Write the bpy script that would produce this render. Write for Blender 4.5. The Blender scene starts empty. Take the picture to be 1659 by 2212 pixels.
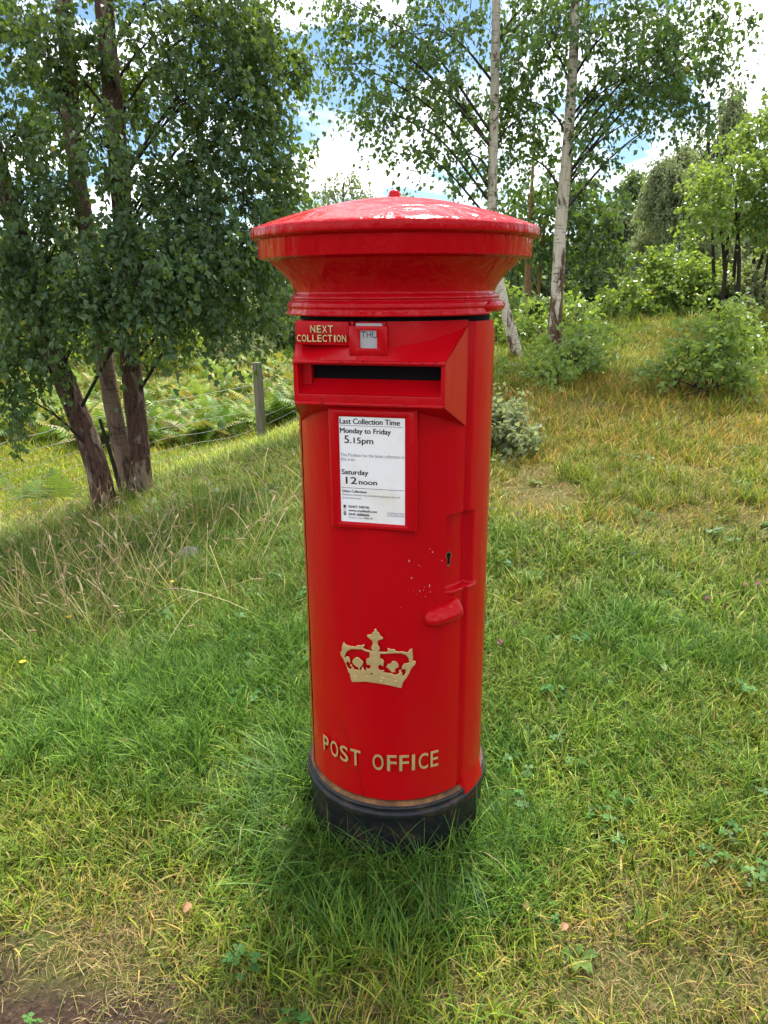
import bpy, bmesh, math, random
import numpy as np
from mathutils import Vector, Matrix
rng = np.random.default_rng(11)
random.seed(5)
S = bpy.context.scene
COL = S.collection
PI = math.pi

# ------------------------------------------------------------------ camera
PITCH, CAM_H, FOC = math.radians(16.9), 1.21, 1597.0 / 2212.0
cam_d = bpy.data.cameras.new("camera")
cam_d.sensor_fit = 'VERTICAL'; cam_d.sensor_height = 36; cam_d.lens = 36 * FOC
cam_d.clip_start = 0.05; cam_d.clip_end = 3000
cam = bpy.data.objects.new("camera", cam_d); COL.objects.link(cam)
cam.matrix_world = Matrix.Translation((0, 0, CAM_H)) @ Matrix.Rotation(PI / 2 - PITCH, 4, 'X') @ Matrix.Rotation(math.radians(-0.46), 4, 'Z')
S.camera = cam

# ------------------------------------------------------------------ sky, sun, exposure
SUN_AZ, SUN_EL = math.radians(14), math.radians(57)      # azimuth from +Y towards +X
wd = bpy.data.worlds.new("World"); S.world = wd; wd.use_nodes = True
nt = wd.node_tree; nt.nodes.clear()
def N(t, kind, **kw):
    n = t.nodes.new(kind)
    for k, v in kw.items():
        if k.startswith('i_'):
            key = k[2:]
            n.inputs[int(key) if key.isdigit() else key.replace('_', ' ')].default_value = v
        else:
            setattr(n, k, v)
    return n
def math_node(t, op, a, b=None, clamp=False):
    n = t.nodes.new('ShaderNodeMath'); n.operation = op; n.use_clamp = clamp
    for i, v in enumerate((a, b)):
        if v is None: continue
        if isinstance(v, (int, float)): n.inputs[i].default_value = v
        else: t.links.new(v, n.inputs[i])
    return n.outputs[0]
def ramp(t, fac, stops):
    n = t.nodes.new('ShaderNodeValToRGB'); t.links.new(fac, n.inputs[0])
    e = n.color_ramp.elements
    while len(e) < len(stops): e.new(0.5)
    for el, (p, c) in zip(e, stops):
        el.position = p; el.color = (*c, 1) if len(c) == 3 else c
    return n.outputs[0]
def mix(t, fac, a, b, blend='MIX'):
    n = t.nodes.new('ShaderNodeMix'); n.data_type = 'RGBA'; n.blend_type = blend
    for sock, v in ((n.inputs[0], fac), (n.inputs[6], a), (n.inputs[7], b)):
        if isinstance(v, (int, float)): sock.default_value = v
        elif isinstance(v, tuple): sock.default_value = (*v, 1) if len(v) == 3 else v
        else: t.links.new(v, sock)
    return n.outputs[2]
sky = N(nt, 'ShaderNodeTexSky', sky_type='NISHITA', sun_disc=False, sun_elevation=SUN_EL, sun_rotation=SUN_AZ, altitude=200, air_density=1.0, dust_density=0.6, ozone_density=1.2)
tc = N(nt, 'ShaderNodeTexCoord')
sx = N(nt, 'ShaderNodeSeparateXYZ'); nt.links.new(tc.outputs['Generated'], sx.inputs[0])
zz = math_node(nt, 'MAXIMUM', sx.outputs[2], 0.0)
zz = math_node(nt, 'ADD', zz, 0.22)
px_ = math_node(nt, 'DIVIDE', sx.outputs[0], zz); py_ = math_node(nt, 'DIVIDE', sx.outputs[1], zz)
cx = N(nt, 'ShaderNodeCombineXYZ'); nt.links.new(px_, cx.inputs[0]); nt.links.new(py_, cx.inputs[1]); cx.inputs[2].default_value = 39.41
n1 = N(nt, 'ShaderNodeTexNoise', i_Scale=1.7, i_Detail=7.0, i_Roughness=0.55, i_Distortion=0.25)
nt.links.new(cx.outputs[0], n1.inputs['Vector'])
mask = ramp(nt, n1.outputs[0], [(0.46, (0, 0, 0)), (0.57, (1, 1, 1))])
n2 = N(nt, 'ShaderNodeTexNoise', i_Scale=2.6, i_Detail=5.0, i_Roughness=0.5)
nt.links.new(cx.outputs[0], n2.inputs['Vector'])
ccol = ramp(nt, n2.outputs[0], [(0.36, (5.2, 5.7, 6.4)), (0.58, (14.5, 14.5, 14.5))])
skyc = mix(nt, 1.0, sky.outputs[0], (0.42, 0.50, 0.54), 'MULTIPLY')
skymix = mix(nt, mask, skyc, ccol)
bg = N(nt, 'ShaderNodeBackground', i_Strength=0.115)
nt.links.new(skymix, bg.inputs[0])
wo = N(nt, 'ShaderNodeOutputWorld'); nt.links.new(bg.outputs[0], wo.inputs[0])

sd = bpy.data.lights.new("sun", 'SUN'); sd.energy = 4.0; sd.angle = math.radians(9); sd.color = (1, 0.95, 0.86)
sun = bpy.data.objects.new("sun", sd); COL.objects.link(sun)
sdir = Vector((math.sin(SUN_AZ) * math.cos(SUN_EL), math.cos(SUN_AZ) * math.cos(SUN_EL), math.sin(SUN_EL)))
sun.rotation_euler = sdir.to_track_quat('Z', 'Y').to_euler()

S.view_settings.view_transform = 'Standard'; S.view_settings.look = 'None'
S.view_settings.exposure = 1.35; S.view_settings.gamma = 1; S.view_settings.use_curve_mapping = False
S.render.engine = 'CYCLES'
S.cycles.use_denoising = True
S.cycles.max_bounces = 6; S.cycles.diffuse_bounces = 3; S.cycles.transmission_bounces = 3
S.cycles.use_adaptive_sampling = True; S.cycles.adaptive_threshold = 0.02

# ------------------------------------------------------------------ helpers
def W(x, y, Y):
    """world point at distance Y along the view axis seen at photo position (x, y) of a 1659 x 2212 picture"""
    R = math.radians(0.46); u, v = x - 829.5, 1106 - y
    u, v = u * math.cos(R) + v * math.sin(R), -u * math.sin(R) + v * math.cos(R)
    f = 1597.0
    d = (u / f, math.cos(PITCH) + v / f * math.sin(PITCH), -math.sin(PITCH) + v / f * math.cos(PITCH))
    s = Y / d[1]
    return np.array((d[0] * s, Y, CAM_H + d[2] * s))
def mpp(Y, y=900):
    """metres per photo pixel at distance Y"""
    v = (1106 - y) / 1597.0
    return Y / (math.cos(PITCH) + v * math.sin(PITCH)) / 1597.0

def tag(o, label=None, cat=None, group=None, kind=None):
    if label: o['label'] = label
    if cat: o['category'] = cat
    if group: o['group'] = group
    if kind: o['kind'] = kind
    return o
def link(name, me, mats, parent=None):
    o = bpy.data.objects.new(name, me); COL.objects.link(o)
    if mats is not None:
        for m in (mats if isinstance(mats, (list, tuple)) else [mats]):
            if m.name not in [x.name for x in me.materials if x]: me.materials.append(m)
    if parent: o.parent = parent
    return o
def empty(name, loc, rz=0, parent=None):
    o = bpy.data.objects.new(name, None); COL.objects.link(o); o.location = loc; o.rotation_euler = (0, 0, rz); o.empty_display_size = 0.1
    if parent: o.parent = parent
    return o
def mesh_np(name, V, F, smooth=True, col=None, mi=None):
    """V (n,3); F list of faces or (m,k) array"""
    me = bpy.data.meshes.new(name)
    V = np.asarray(V, dtype=np.float32)
    if isinstance(F, np.ndarray):
        m, k = F.shape
        me.vertices.add(len(V)); me.vertices.foreach_set('co', V.ravel())
        me.loops.add(m * k); me.loops.foreach_set('vertex_index', F.astype(np.int32).ravel())
        me.polygons.add(m); me.polygons.foreach_set('loop_start', np.arange(0, m * k, k, dtype=np.int32))
        me.update(calc_edges=True)
    else:
        me.from_pydata([tuple(map(float, v)) for v in V], [], [tuple(map(int, f)) for f in F]); me.update()
    me.polygons.foreach_set('use_smooth', np.full(len(me.polygons), smooth, dtype=bool))
    if mi is not None: me.polygons.foreach_set('material_index', np.asarray(mi, dtype=np.int32))
    if col is not None:
        a = me.color_attributes.new('col', 'FLOAT_COLOR', 'POINT')
        c = np.ones((len(V), 4), np.float32); c[:, :3] = col
        a.data.foreach_set('color', c.ravel())
    me.validate()
    return me
class MB:
    def __init__(s): s.V = []; s.F = []; s.n = 0
    def add(s, V, F):
        V = np.asarray(V, float).reshape(-1, 3); s.V.append(V); s.F += [tuple(int(i) + s.n for i in f) for f in F]; s.n += len(V)
    def box(s, x0, x1, y0, y1, z0, z1):
        s.add([(x, y, z) for z in (z0, z1) for y in (y0, y1) for x in (x0, x1)],
              [(0, 2, 3, 1), (4, 5, 7, 6), (0, 1, 5, 4), (2, 6, 7, 3), (0, 4, 6, 2), (1, 3, 7, 5)])
    def tube(s, pts, rad, k=6, caps=True, wob=None):
        P = np.asarray(pts, float); n = len(P); rad = np.broadcast_to(np.asarray(rad, float), (n,))
        T = np.gradient(P, axis=0); T /= np.linalg.norm(T, axis=1)[:, None] + 1e-9
        ref = np.array((0.0, 1.0, 0.0)) if abs(T[:, 2]).mean() > 0.7 else np.array((0, 0, 1.0))
        A = np.cross(T, ref); A /= np.linalg.norm(A, axis=1)[:, None] + 1e-9; B = np.cross(T, A)
        a = np.arange(k) * 2 * PI / k
        rr = rad[:, None] * (np.ones((n, k)) if wob is None else wob(P, a))
        V = P[:, None, :] + rr[..., None] * (np.cos(a)[None, :, None] * A[:, None] + np.sin(a)[None, :, None] * B[:, None])
        F = [(i * k + j, i * k + (j + 1) % k, (i + 1) * k + (j + 1) % k, (i + 1) * k + j) for i in range(n - 1) for j in range(k)]
        if caps: F += [tuple(range(k - 1, -1, -1)), tuple((n - 1) * k + j for j in range(k))]
        s.add(V.reshape(-1, 3), F)
    def mesh(s, name, smooth=True):
        return mesh_np(name, np.concatenate(s.V), s.F, smooth)
    def build(s, name, mats, parent=None, smooth=True): return link(name, s.mesh(name, smooth), mats, parent)
def auto_smooth(o, ang=35):
    bm = bmesh.new(); bm.from_mesh(o.data)
    for e in bm.edges:
        e.smooth = not (len(e.link_faces) == 2 and e.calc_face_angle(0) > math.radians(ang))
    bm.to_mesh(o.data); bm.free(); return o
def bevel(o, w, seg=2, ang=30):
    bm = bmesh.new(); bm.from_mesh(o.data)
    bmesh.ops.remove_doubles(bm, verts=bm.verts, dist=1e-6)
    es = [e for e in bm.edges if len(e.link_faces) == 2 and e.calc_face_angle(0) > math.radians(ang)]
    bmesh.ops.bevel(bm, geom=es, offset=w, segments=seg, profile=0.6, affect='EDGES', clamp_overlap=True)
    for f in bm.faces: f.smooth = True
    bm.to_mesh(o.data); bm.free(); return auto_smooth(o, 50)
def spline(P, n):
    """Catmull-Rom through P"""
    P = np.asarray(P, float); m = len(P)
    Q = np.vstack([2 * P[0] - P[1], P, 2 * P[-1] - P[-2]])
    t = np.linspace(0, m - 1 - 1e-6, n); i = t.astype(int); u = (t - i)[:, None]
    p0, p1, p2, p3 = Q[i], Q[i + 1], Q[i + 2], Q[i + 3]
    return 0.5 * (2 * p1 + (p2 - p0) * u + (2 * p0 - 5 * p1 + 4 * p2 - p3) * u ** 2 + (3 * p1 - p0 - 3 * p2 + p3) * u ** 3)

# value noise for layout fields
_vn = np.random.default_rng(3).random((64, 64))
def vnoise(x, y, s=1.0):
    x = np.asarray(x, float) * s; y = np.asarray(y, float) * s
    xi = np.floor(x).astype(int); yi = np.floor(y).astype(int); fx = x - xi; fy = y - yi
    fx = fx * fx * (3 - 2 * fx); fy = fy * fy * (3 - 2 * fy)
    g = lambda a, b: _vn[a % 64, b % 64]
    return (g(xi, yi) * (1 - fx) + g(xi + 1, yi) * fx) * (1 - fy) + (g(xi, yi + 1) * (1 - fx) + g(xi + 1, yi + 1) * fx) * fy
def fbm(x, y, s=1.0): return 0.55 * vnoise(x, y, s) + 0.3 * vnoise(np.asarray(x) + 7.3, np.asarray(y) + 3.1, s * 2.1) + 0.15 * vnoise(np.asarray(x) + 1.7, np.asarray(y) + 9.2, s * 4.3)

# ------------------------------------------------------------------ materials
def mat(name):
    m = bpy.data.materials.new(name); m.use_nodes = True; t = m.node_tree; t.nodes.clear()
    out = t.nodes.new('ShaderNodeOutputMaterial'); b = t.nodes.new('ShaderNodeBsdfPrincipled')
    t.links.new(b.outputs[0], out.inputs[0]); return m, t, b, out
def setc(t, b, v, key='Base Color'):
    if isinstance(v, tuple): b.inputs[key].default_value = (*v, 1)
    elif isinstance(v, (int, float)): b.inputs[key].default_value = v
    else: t.links.new(v, b.inputs[key])
def noise(t, scale, detail=4, rough=0.55, vec=None, dist=0.0):
    n = N(t, 'ShaderNodeTexNoise', i_Scale=scale, i_Detail=detail, i_Roughness=rough, i_Distortion=dist)
    if vec is not None: t.links.new(vec, n.inputs['Vector'])
    return n.outputs[0]
def objco(t, scale=(1, 1, 1)):
    c = t.nodes.new('ShaderNodeTexCoord'); m = N(t, 'ShaderNodeMapping'); m.inputs['Scale'].default_value = scale
    t.links.new(c.outputs['Object'], m.inputs['Vector']); return m.outputs[0]
def bump(t, b, h, strength=0.3, dist=0.01, prev=None):
    n = N(t, 'ShaderNodeBump', i_Strength=strength, i_Distance=dist); t.links.new(h, n.inputs['Height'])
    if prev is not None: t.links.new(prev, n.inputs['Normal'])
    t.links.new(n.outputs[0], b.inputs['Normal']); return n.outputs[0]
def simple(name, c, rough=0.6, spec=0.3, metal=0.0):
    m, t, b, o = mat(name); setc(t, b, c); b.inputs['Roughness'].default_value = rough
    b.inputs['Specular IOR Level'].default_value = spec; b.inputs['Metallic'].default_value = metal; return m

def red_paint(name, drips):
    m, t, b, o = mat(name)
    v = objco(t)
    big = noise(t, 5, 3, 0.5, v)
    c = mix(t, big, (0.40, 0.0012, 0.0042), (0.46, 0.002, 0.006))
    grime = ramp(t, noise(t, 14, 8, 0.7, v, 0.6), [(0.60, (0, 0, 0)), (0.78, (1, 1, 1))])
    c = mix(t, math_node(t, 'MULTIPLY', grime, 0.35), c, (0.22, 0.012, 0.012))
    chips = ramp(t, noise(t, 95, 3, 0.6, v), [(0.735, (0, 0, 0)), (0.76, (1, 1, 1))])
    c = mix(t, math_node(t, 'MULTIPLY', chips, 0.8), c, (0.10, 0.02, 0.018))
    streak = ramp(t, noise(t, 1, 5, 0.65, objco(t, (42, 42, 2.2))), [(0.55, (0, 0, 0)), (0.8, (1, 1, 1))])
    c = mix(t, math_node(t, 'MULTIPLY', streak, 0.3), c, (0.26, 0.006, 0.008))
    fade = ramp(t, noise(t, 3.2, 4, 0.6, v), [(0.5, (0, 0, 0)), (0.75, (1, 1, 1))])
    c = mix(t, math_node(t, 'MULTIPLY', fade, 0.22), c, (0.50, 0.012, 0.03))
    setc(t, b, c)
    r = ramp(t, noise(t, 9, 4, 0.6, v), [(0.3, (0.15, 0.15, 0.15)), (0.8, (0.30, 0.30, 0.30))]); setc(t, b, r, 'Roughness')
    b.inputs['Specular IOR Level'].default_value = 0.17
    run = noise(t, 26, 3, 0.5, objco(t, (1, 1, 0.35)), 0.4)
    fine = noise(t, 130, 2, 0.5, v)
    p = bump(t, b, run, 0.6 * drips, 0.007)
    bump(t, b, fine, 0.22 * drips, 0.0015, p)
    return m
M = {}
M['red'] = red_paint('red_gloss_paint', 0.45)
M['redcap'] = red_paint('red_gloss_paint_lumpy', 1.9)
def gold():
    m, t, b, o = mat('gold_paint'); v = objco(t)
    setc(t, b, mix(t, noise(t, 60, 4, 0.6, v), (0.46, 0.33, 0.13), (0.74, 0.57, 0.28)))
    b.inputs['Roughness'].default_value = 0.34; b.inputs['Metallic'].default_value = 0.45
    bump(t, b, noise(t, 260, 3, 0.6, v), 0.5, 0.002); return m
M['gold'] = gold()
def black():
    m, t, b, o = mat('black_base_paint'); v = objco(t)
    r = ramp(t, noise(t, 22, 7, 0.7, v, 0.5), [(0.50, (0, 0, 0)), (0.72, (1, 1, 1))])
    setc(t, b, mix(t, math_node(t, 'MULTIPLY', r, 0.6), (0.010, 0.011, 0.014), (0.09, 0.055, 0.035)))
    b.inputs['Roughness'].default_value = 0.42; b.inputs['Specular IOR Level'].default_value = 0.32
    bump(t, b, noise(t, 40, 5, 0.65, v), 0.5, 0.006); return m
M['black'] = black()
def rust():
    m, t, b, o = mat('rusty_iron'); v = objco(t)
    setc(t, b, ramp(t, noise(t, 34, 7, 0.65, v, 0.3), [(0.3, (0.03, 0.02, 0.015)), (0.5, (0.17, 0.075, 0.025)), (0.72, (0.30, 0.15, 0.055))]))
    b.inputs['Roughness'].default_value = 0.85; bump(t, b, noise(t, 120, 5, 0.7, v), 0.6, 0.003); return m
M['rust'] = rust()
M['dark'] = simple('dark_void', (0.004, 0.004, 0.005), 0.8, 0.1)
def card():
    m, t, b, o = mat('white_printed_card'); v = objco(t)
    s = ramp(t, noise(t, 17, 5, 0.6, v), [(0.5, (0.80, 0.80, 0.79)), (0.8, (0.70, 0.65, 0.55))]); setc(t, b, s)
    b.inputs['Roughness'].default_value = 0.3; return m
M['card'] = card()
M['ink'] = simple('black_ink', (0.02, 0.02, 0.022), 0.5, 0.2)
M['inkgrey'] = simple('grey_ink', (0.12, 0.12, 0.125), 0.5, 0.2)
M['inkpale'] = simple('faded_logo_ink', (0.46, 0.43, 0.47), 0.5, 0.2)
M['fleck'] = simple('pale_pink_paint_fleck', (0.56, 0.17, 0.18), 0.6, 0.2)
M['tin'] = simple('grey_metal_tablet', (0.36, 0.36, 0.36), 0.4, 0.5, 0.3)
M['crack'] = simple('dark_crack', (0.09, 0.008, 0.008), 0.8, 0.1)

def leaf_mat(name, dark, light, trans=0.4, rough=0.42, tcol=(0.22, 0.34, 0.03)):
    m, t, b, o = mat(name)
    a = N(t, 'ShaderNodeAttribute', attribute_name='col')
    sep = N(t, 'ShaderNodeSeparateColor'); t.links.new(a.outputs['Color'], sep.inputs[0])
    c = mix(t, sep.outputs[0], dark, light)
    c = mix(t, sep.outputs[1], c, (0.36, 0.30, 0.02))          # green channel marks a yellowing leaf
    setc(t, b, c); b.inputs['Roughness'].default_value = rough; b.inputs['Specular IOR Level'].default_value = 0.42
    tr = t.nodes.new('ShaderNodeBsdfTranslucent'); t.links.new(mix(t, sep.outputs[0], tuple(x * 0.7 for x in tcol), tcol), tr.inputs[0])
    ms = N(t, 'ShaderNodeMixShader', i_0=trans); t.links.new(b.outputs[0], ms.inputs[1]); t.links.new(tr.outputs[0], ms.inputs[2])
    t.links.new(ms.outputs[0], o.inputs[0]); return m
M['leaf'] = leaf_mat('birch_leaf', (0.028, 0.068, 0.028), (0.085, 0.145, 0.05), 0.34, tcol=(0.22, 0.34, 0.03))
M['leaf2'] = leaf_mat('birch_leaf_mid', (0.03, 0.07, 0.03), (0.08, 0.145, 0.05), 0.32, tcol=(0.18, 0.3, 0.03))
M['leafb'] = leaf_mat('shrub_leaf', (0.09, 0.17, 0.045), (0.26, 0.37, 0.09), 0.42, 0.32, tcol=(0.33, 0.45, 0.05))
M['leafg'] = leaf_mat('hazed_grey_green_leaf', (0.16, 0.20, 0.10), (0.26, 0.30, 0.15), 0.5, 0.6, tcol=(0.30, 0.36, 0.13))  # grey green leaf, its colour lightened in place of distance haze
M['leafy'] = leaf_mat('sun_tinted_leaf', (0.09, 0.15, 0.02), (0.24, 0.32, 0.03), 0.5, tcol=(0.4, 0.5, 0.03))  # sunlight on the trees beyond is put into a brighter yellow green
M['fern'] = leaf_mat('fern_leaf', (0.05, 0.10, 0.02), (0.14, 0.22, 0.03), 0.4, 0.9, tcol=(0.2, 0.3, 0.03))
M['leafd'] = leaf_mat('hazed_dark_leaf', (0.07, 0.11, 0.06), (0.15, 0.20, 0.10), 0.4)  # dark foliage, lifted in colour to stand for haze

def bark(name, pale, dark, cover, hband=False, foot=None):
    """birch bark: pale patches on dark fissured bark; foot = (z0, z1, cover low down) where the tree's own old bark thickens"""
    m, t, b, o = mat(name)
    w = t.nodes.new('ShaderNodeNewGeometry'); P = w.outputs['Position']
    def mp(sc):
        q = N(t, 'ShaderNodeMapping'); q.inputs['Scale'].default_value = sc; t.links.new(P, q.inputs[0]); return q.outputs[0]
    patch = noise(t, 1.0, 7, 0.66, mp((11, 11, 4.0)), 0.7)
    fis = noise(t, 1.0, 6, 0.7, mp((48, 48, 9)), 0.8)
    fisr = ramp(t, fis, [(0.36, (0.18, 0.18, 0.18)), (0.50, (1, 1, 1)), (0.75, (1.25, 1.2, 1.15))])
    len_ = ramp(t, noise(t, 1.0, 3, 0.55, mp((10, 10, 80))), [(0.57, (0, 0, 0)), (0.66, (1, 1, 1))])
    cv = cover
    if foot:
        mr = N(t, 'ShaderNodeMapRange'); sp = t.nodes.new('ShaderNodeSeparateXYZ'); t.links.new(P, sp.inputs[0]); t.links.new(sp.outputs[2], mr.inputs[0])
        for k, v in zip((1, 2, 3, 4), (foot[0], foot[1], foot[2], cover)): mr.inputs[k].default_value = v
        cv = mr.outputs[0]
    pk = ramp(t, math_node(t, 'ADD', math_node(t, 'SUBTRACT', patch, cv), 0.5), [(0.47, (0, 0, 0)), (0.53, (1, 1, 1))])
    pc = mix(t, noise(t, 14, 5, 0.65), tuple(x * 0.62 for x in pale), tuple(min(.85, x * 1.1) for x in pale))
    dc = mix(t, 1.0, mix(t, noise(t, 30, 5, 0.7), dark, tuple(min(1, x * 2.4) for x in dark)), fisr, 'MULTIPLY')
    pc = mix(t, 0.35, pc, mix(t, 1.0, pc, fisr, 'MULTIPLY'))
    c = mix(t, pk, dc, pc)
    if hband: c = mix(t, math_node(t, 'MULTIPLY', len_, 0.7), c, (0.05, 0.03, 0.022))
    setc(t, b, c); b.inputs['Roughness'].default_value = 0.85; b.inputs['Specular IOR Level'].default_value = 0.15
    h = math_node(t, 'ADD', math_node(t, 'MULTIPLY', fis, 1.0), math_node(t, 'MULTIPLY', pk, 0.3))
    bump(t, b, h, 1.0, 0.02); return m
M['bark_old'] = bark('old_birch_bark', (0.30, 0.23, 0.18), (0.06, 0.034, 0.025), 0.545)
M['bark_up'] = bark('pink_birch_bark', (0.30, 0.21, 0.16), (0.07, 0.048, 0.038), 0.47, True)
M['bark_white'] = bark('white_birch_bark', (0.72, 0.63, 0.52), (0.085, 0.048, 0.032), 0.40, True, (0.55, 1.75, 0.60))
M['bark_pale'] = bark('pale_birch_bark', (0.72, 0.63, 0.52), (0.085, 0.048, 0.032), 0.40, True, (0.45, 1.0, 0.53))
M['bark_tan'] = bark('tan_birch_bark', (0.36, 0.22, 0.11), (0.11, 0.06, 0.03), 0.36, True)
M['bark_dark'] = simple('dark_twig_bark', (0.035, 0.026, 0.022), 0.8, 0.2)
def wood():
    m, t, b, o = mat('weathered_post_wood'); v = objco(t, (60, 60, 3))
    setc(t, b, ramp(t, noise(t, 1, 6, 0.65, v), [(0.3, (0.07, 0.06, 0.045)), (0.7, (0.22, 0.19, 0.15))]))
    b.inputs['Roughness'].default_value = 0.85; bump(t, b, noise(t, 1, 6, 0.65, v), 0.6, 0.006); return m
M['wood'] = wood()
M['wire'] = simple('galvanised_wire', (0.24, 0.245, 0.24), 0.6, 0.3, 0.3)
def stone_m():
    m, t, b, o = mat('grey_stone'); v = objco(t)
    setc(t, b, ramp(t, noise(t, 28, 6, 0.7, v), [(0.3, (0.09, 0.09, 0.085)), (0.7, (0.27, 0.265, 0.25))])); b.inputs['Roughness'].default_value = 0.9
    bump(t, b, noise(t, 50, 6, 0.7, v), 0.7, 0.01); return m
M['stone'] = stone_m()
def blade_mat():
    m, t, b, o = mat('grass_blade')
    a = N(t, 'ShaderNodeAttribute', attribute_name='col'); ti = N(t, 'ShaderNodeAttribute', attribute_name='tint', attribute_type='INSTANCER')
    c = mix(t, 1.0, a.outputs['Color'], ti.outputs['Color'], 'MULTIPLY')
    setc(t, b, c); b.inputs['Roughness'].default_value = 0.5; b.inputs['Specular IOR Level'].default_value = 0.22
    tr = t.nodes.new('ShaderNodeBsdfTranslucent'); t.links.new(c, tr.inputs[0])
    ms = N(t, 'ShaderNodeMixShader', i_0=0.3); t.links.new(b.outputs[0], ms.inputs[1]); t.links.new(tr.outputs[0], ms.inputs[2])
    t.links.new(ms.outputs[0], o.inputs[0]); return m
M['blade'] = blade_mat()

# ------------------------------------------------------------------ terrain
def zr(Y): return 0.1 * (min(Y, 13) - 1.5)
ctrl = [(0, 0, 0), (-1, 1, 0), (1, 1, .0), (.03, 1.5, -.03), (-.9, 1.5, -.01), (1, 1.6, .01), (0, -3, 0), (-6, -3, 0), (6, -3, .1), (-3, 0, 0), (3, 0, .05)]
for x, y, Y in [(225, 1098, 4.5), (300, 1062, 4.8), (0, 1290, 3.1), (150, 1200, 3.7), (450, 1100, 4.2), (0, 1150, 5.9), (150, 1092, 6.4), (350, 1020, 7.2), (570, 968, 8), (600, 760, 30), (300, 800, 20), (620, 850, 14), (620, 900, 11), (100, 860, 14), (100, 950, 9), (-200, 830, 16), (300, 765, 36), (0, 765, 36), (560, 1300, 2.55)]:
    ctrl.append(tuple(W(x, y, Y)))
for x in (1080, 1250, 1400, 1659, 1900):
    for Y in (2.5, 3.5, 4.5, 6, 7.5, 9.5, 12, 15): ctrl.append((W(x, 900, Y)[0], Y, (zr(Y) if Y < 10.5 or x > 1300 else (0.62 if Y < 13 else 0.35)) + (0.25 if (x >= 1659 and Y > 7) else 0)))
ctrl += [(0, 12, -.2), (0, 20, -.7), (6, 18, .5), (8, 25, .4), (14, 25, 1.2), (20, 40, .8), (4, 40, -.4), (-30, 20, -1), (-30, 45, -1.1), (-15, 60, -1), (25, 70, 1), (0, 80, -.8), (40, 10, 3), (-45, 5, -1), (45, 70, 2), (-45, 80, -1)]
ctrl = np.array(ctrl); _c2 = ctrl[:, :2]
def tps(r): return np.where(r > 1e-9, r * r * np.log(r + 1e-12), 0)
K = tps(np.linalg.norm(_c2[:, None] - _c2[None], axis=2)) + 0.35 * np.eye(len(ctrl))
Pm = np.hstack([np.ones((len(ctrl), 1)), _c2]); A_ = np.block([[K, Pm], [Pm.T, np.zeros((3, 3))]])
sol = np.linalg.solve(A_, np.concatenate([ctrl[:, 2], np.zeros(3)]))
def tz(X, Y):
    X = np.asarray(X, float); Y = np.asarray(Y, float); sh = X.shape
    q = np.stack([X.ravel(), Y.ravel()], 1); q[:, 0] = np.clip(q[:, 0], -45, 45); q[:, 1] = np.clip(q[:, 1], -4, 80)
    z = np.empty(len(q))
    for i in range(0, len(q), 20000):
        p = q[i:i + 20000]
        z[i:i + 20000] = tps(np.linalg.norm(p[:, None] - _c2[None], axis=2)) @ sol[:-3] + np.hstack([np.ones((len(p), 1)), p]) @ sol[-3:]
    z = z.reshape(sh)
    return z + 0.05 * (fbm(X, Y, 1.3) - 0.5) * np.clip(np.hypot(X, Y - 1.5) - .3, 0, 1)
gx = np.unique(np.concatenate([np.linspace(-2.5, 3, 90), np.linspace(-12, 12, 110), np.linspace(-45, 45, 46), [-400, -200, -100, 100, 200, 400]]))
gy = np.unique(np.concatenate([np.linspace(0, 8, 120), np.linspace(-4, 20, 70), np.linspace(20, 80, 35), [-60, -20, 120, 200, 350, 600]]))
GX, GY = np.meshgrid(gx, gy); GZ = tz(GX, GY)
nx, ny = len(gx), len(gy); idx = np.arange(nx * ny).reshape(ny, nx)
Fq = np.stack([idx[:-1, :-1], idx[:-1, 1:], idx[1:, 1:], idx[1:, :-1]], -1).reshape(-1, 4)
SOIL = np.array(W(60, 2160, 1.0)[:2]); 
def soil_mask(X, Y):
    X = np.asarray(X, float); Y = np.asarray(Y, float)
    d = Y - (1.0 + np.clip(-X - 0.30, -0.22, 1) * 0.40) + 0.20 * (fbm(X, Y, 9) - 0.5)
    return np.clip((0.02 - d) / 0.09, 0, 1)
GC = np.zeros((nx * ny, 3)); GC[:, 0] = soil_mask(GX, GY).ravel(); GC[:, 1] = np.clip((-.3 + .02 * GY.ravel() - GX.ravel()) * 2, 0, 1) * np.clip((GY.ravel() - 6) / 3, 0, 1)
def ground_mat():
    m, t, b, o = mat('thatch_ground')
    a = N(t, 'ShaderNodeAttribute', attribute_name='col'); sep = N(t, 'ShaderNodeSeparateColor'); t.links.new(a.outputs['Color'], sep.inputs[0])
    g = t.nodes.new('ShaderNodeNewGeometry')
    f1 = noise(t, 45, 8, 0.75, g.outputs['Position'])
    thatch = ramp(t, f1, [(0.3, (0.04, 0.06, 0.015)), (0.5, (0.10, 0.115, 0.03)), (0.7, (0.20, 0.17, 0.07))])
    soil = ramp(t, noise(t, 90, 9, 0.8, g.outputs['Position']), [(0.33, (0.018, 0.012, 0.009)), (0.55, (0.075, 0.048, 0.033)), (0.75, (0.19, 0.13, 0.09))])
    mead = ramp(t, noise(t, 2.2, 8, 0.7, g.outputs['Position']), [(0.35, (0.10, 0.14, 0.025)), (0.55, (0.20, 0.20, 0.05)), (0.7, (0.26, 0.20, 0.07))])
    c = mix(t, sep.outputs[1], thatch, mead); c = mix(t, sep.outputs[0], c, soil)
    setc(t, b, c); b.inputs['Roughness'].default_value = 0.95; b.inputs['Specular IOR Level'].default_value = 0.1
    bump(t, b, f1, 0.9, 0.02); return m
M['ground'] = ground_mat()
ground = link('ground', mesh_np('ground', np.stack([GX, GY, GZ], -1).reshape(-1, 3), Fq, True, GC), M['ground'])
tag(ground, 'grassy sloping ground with a bare brown soil patch at the front', 'ground', kind='structure')
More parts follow.
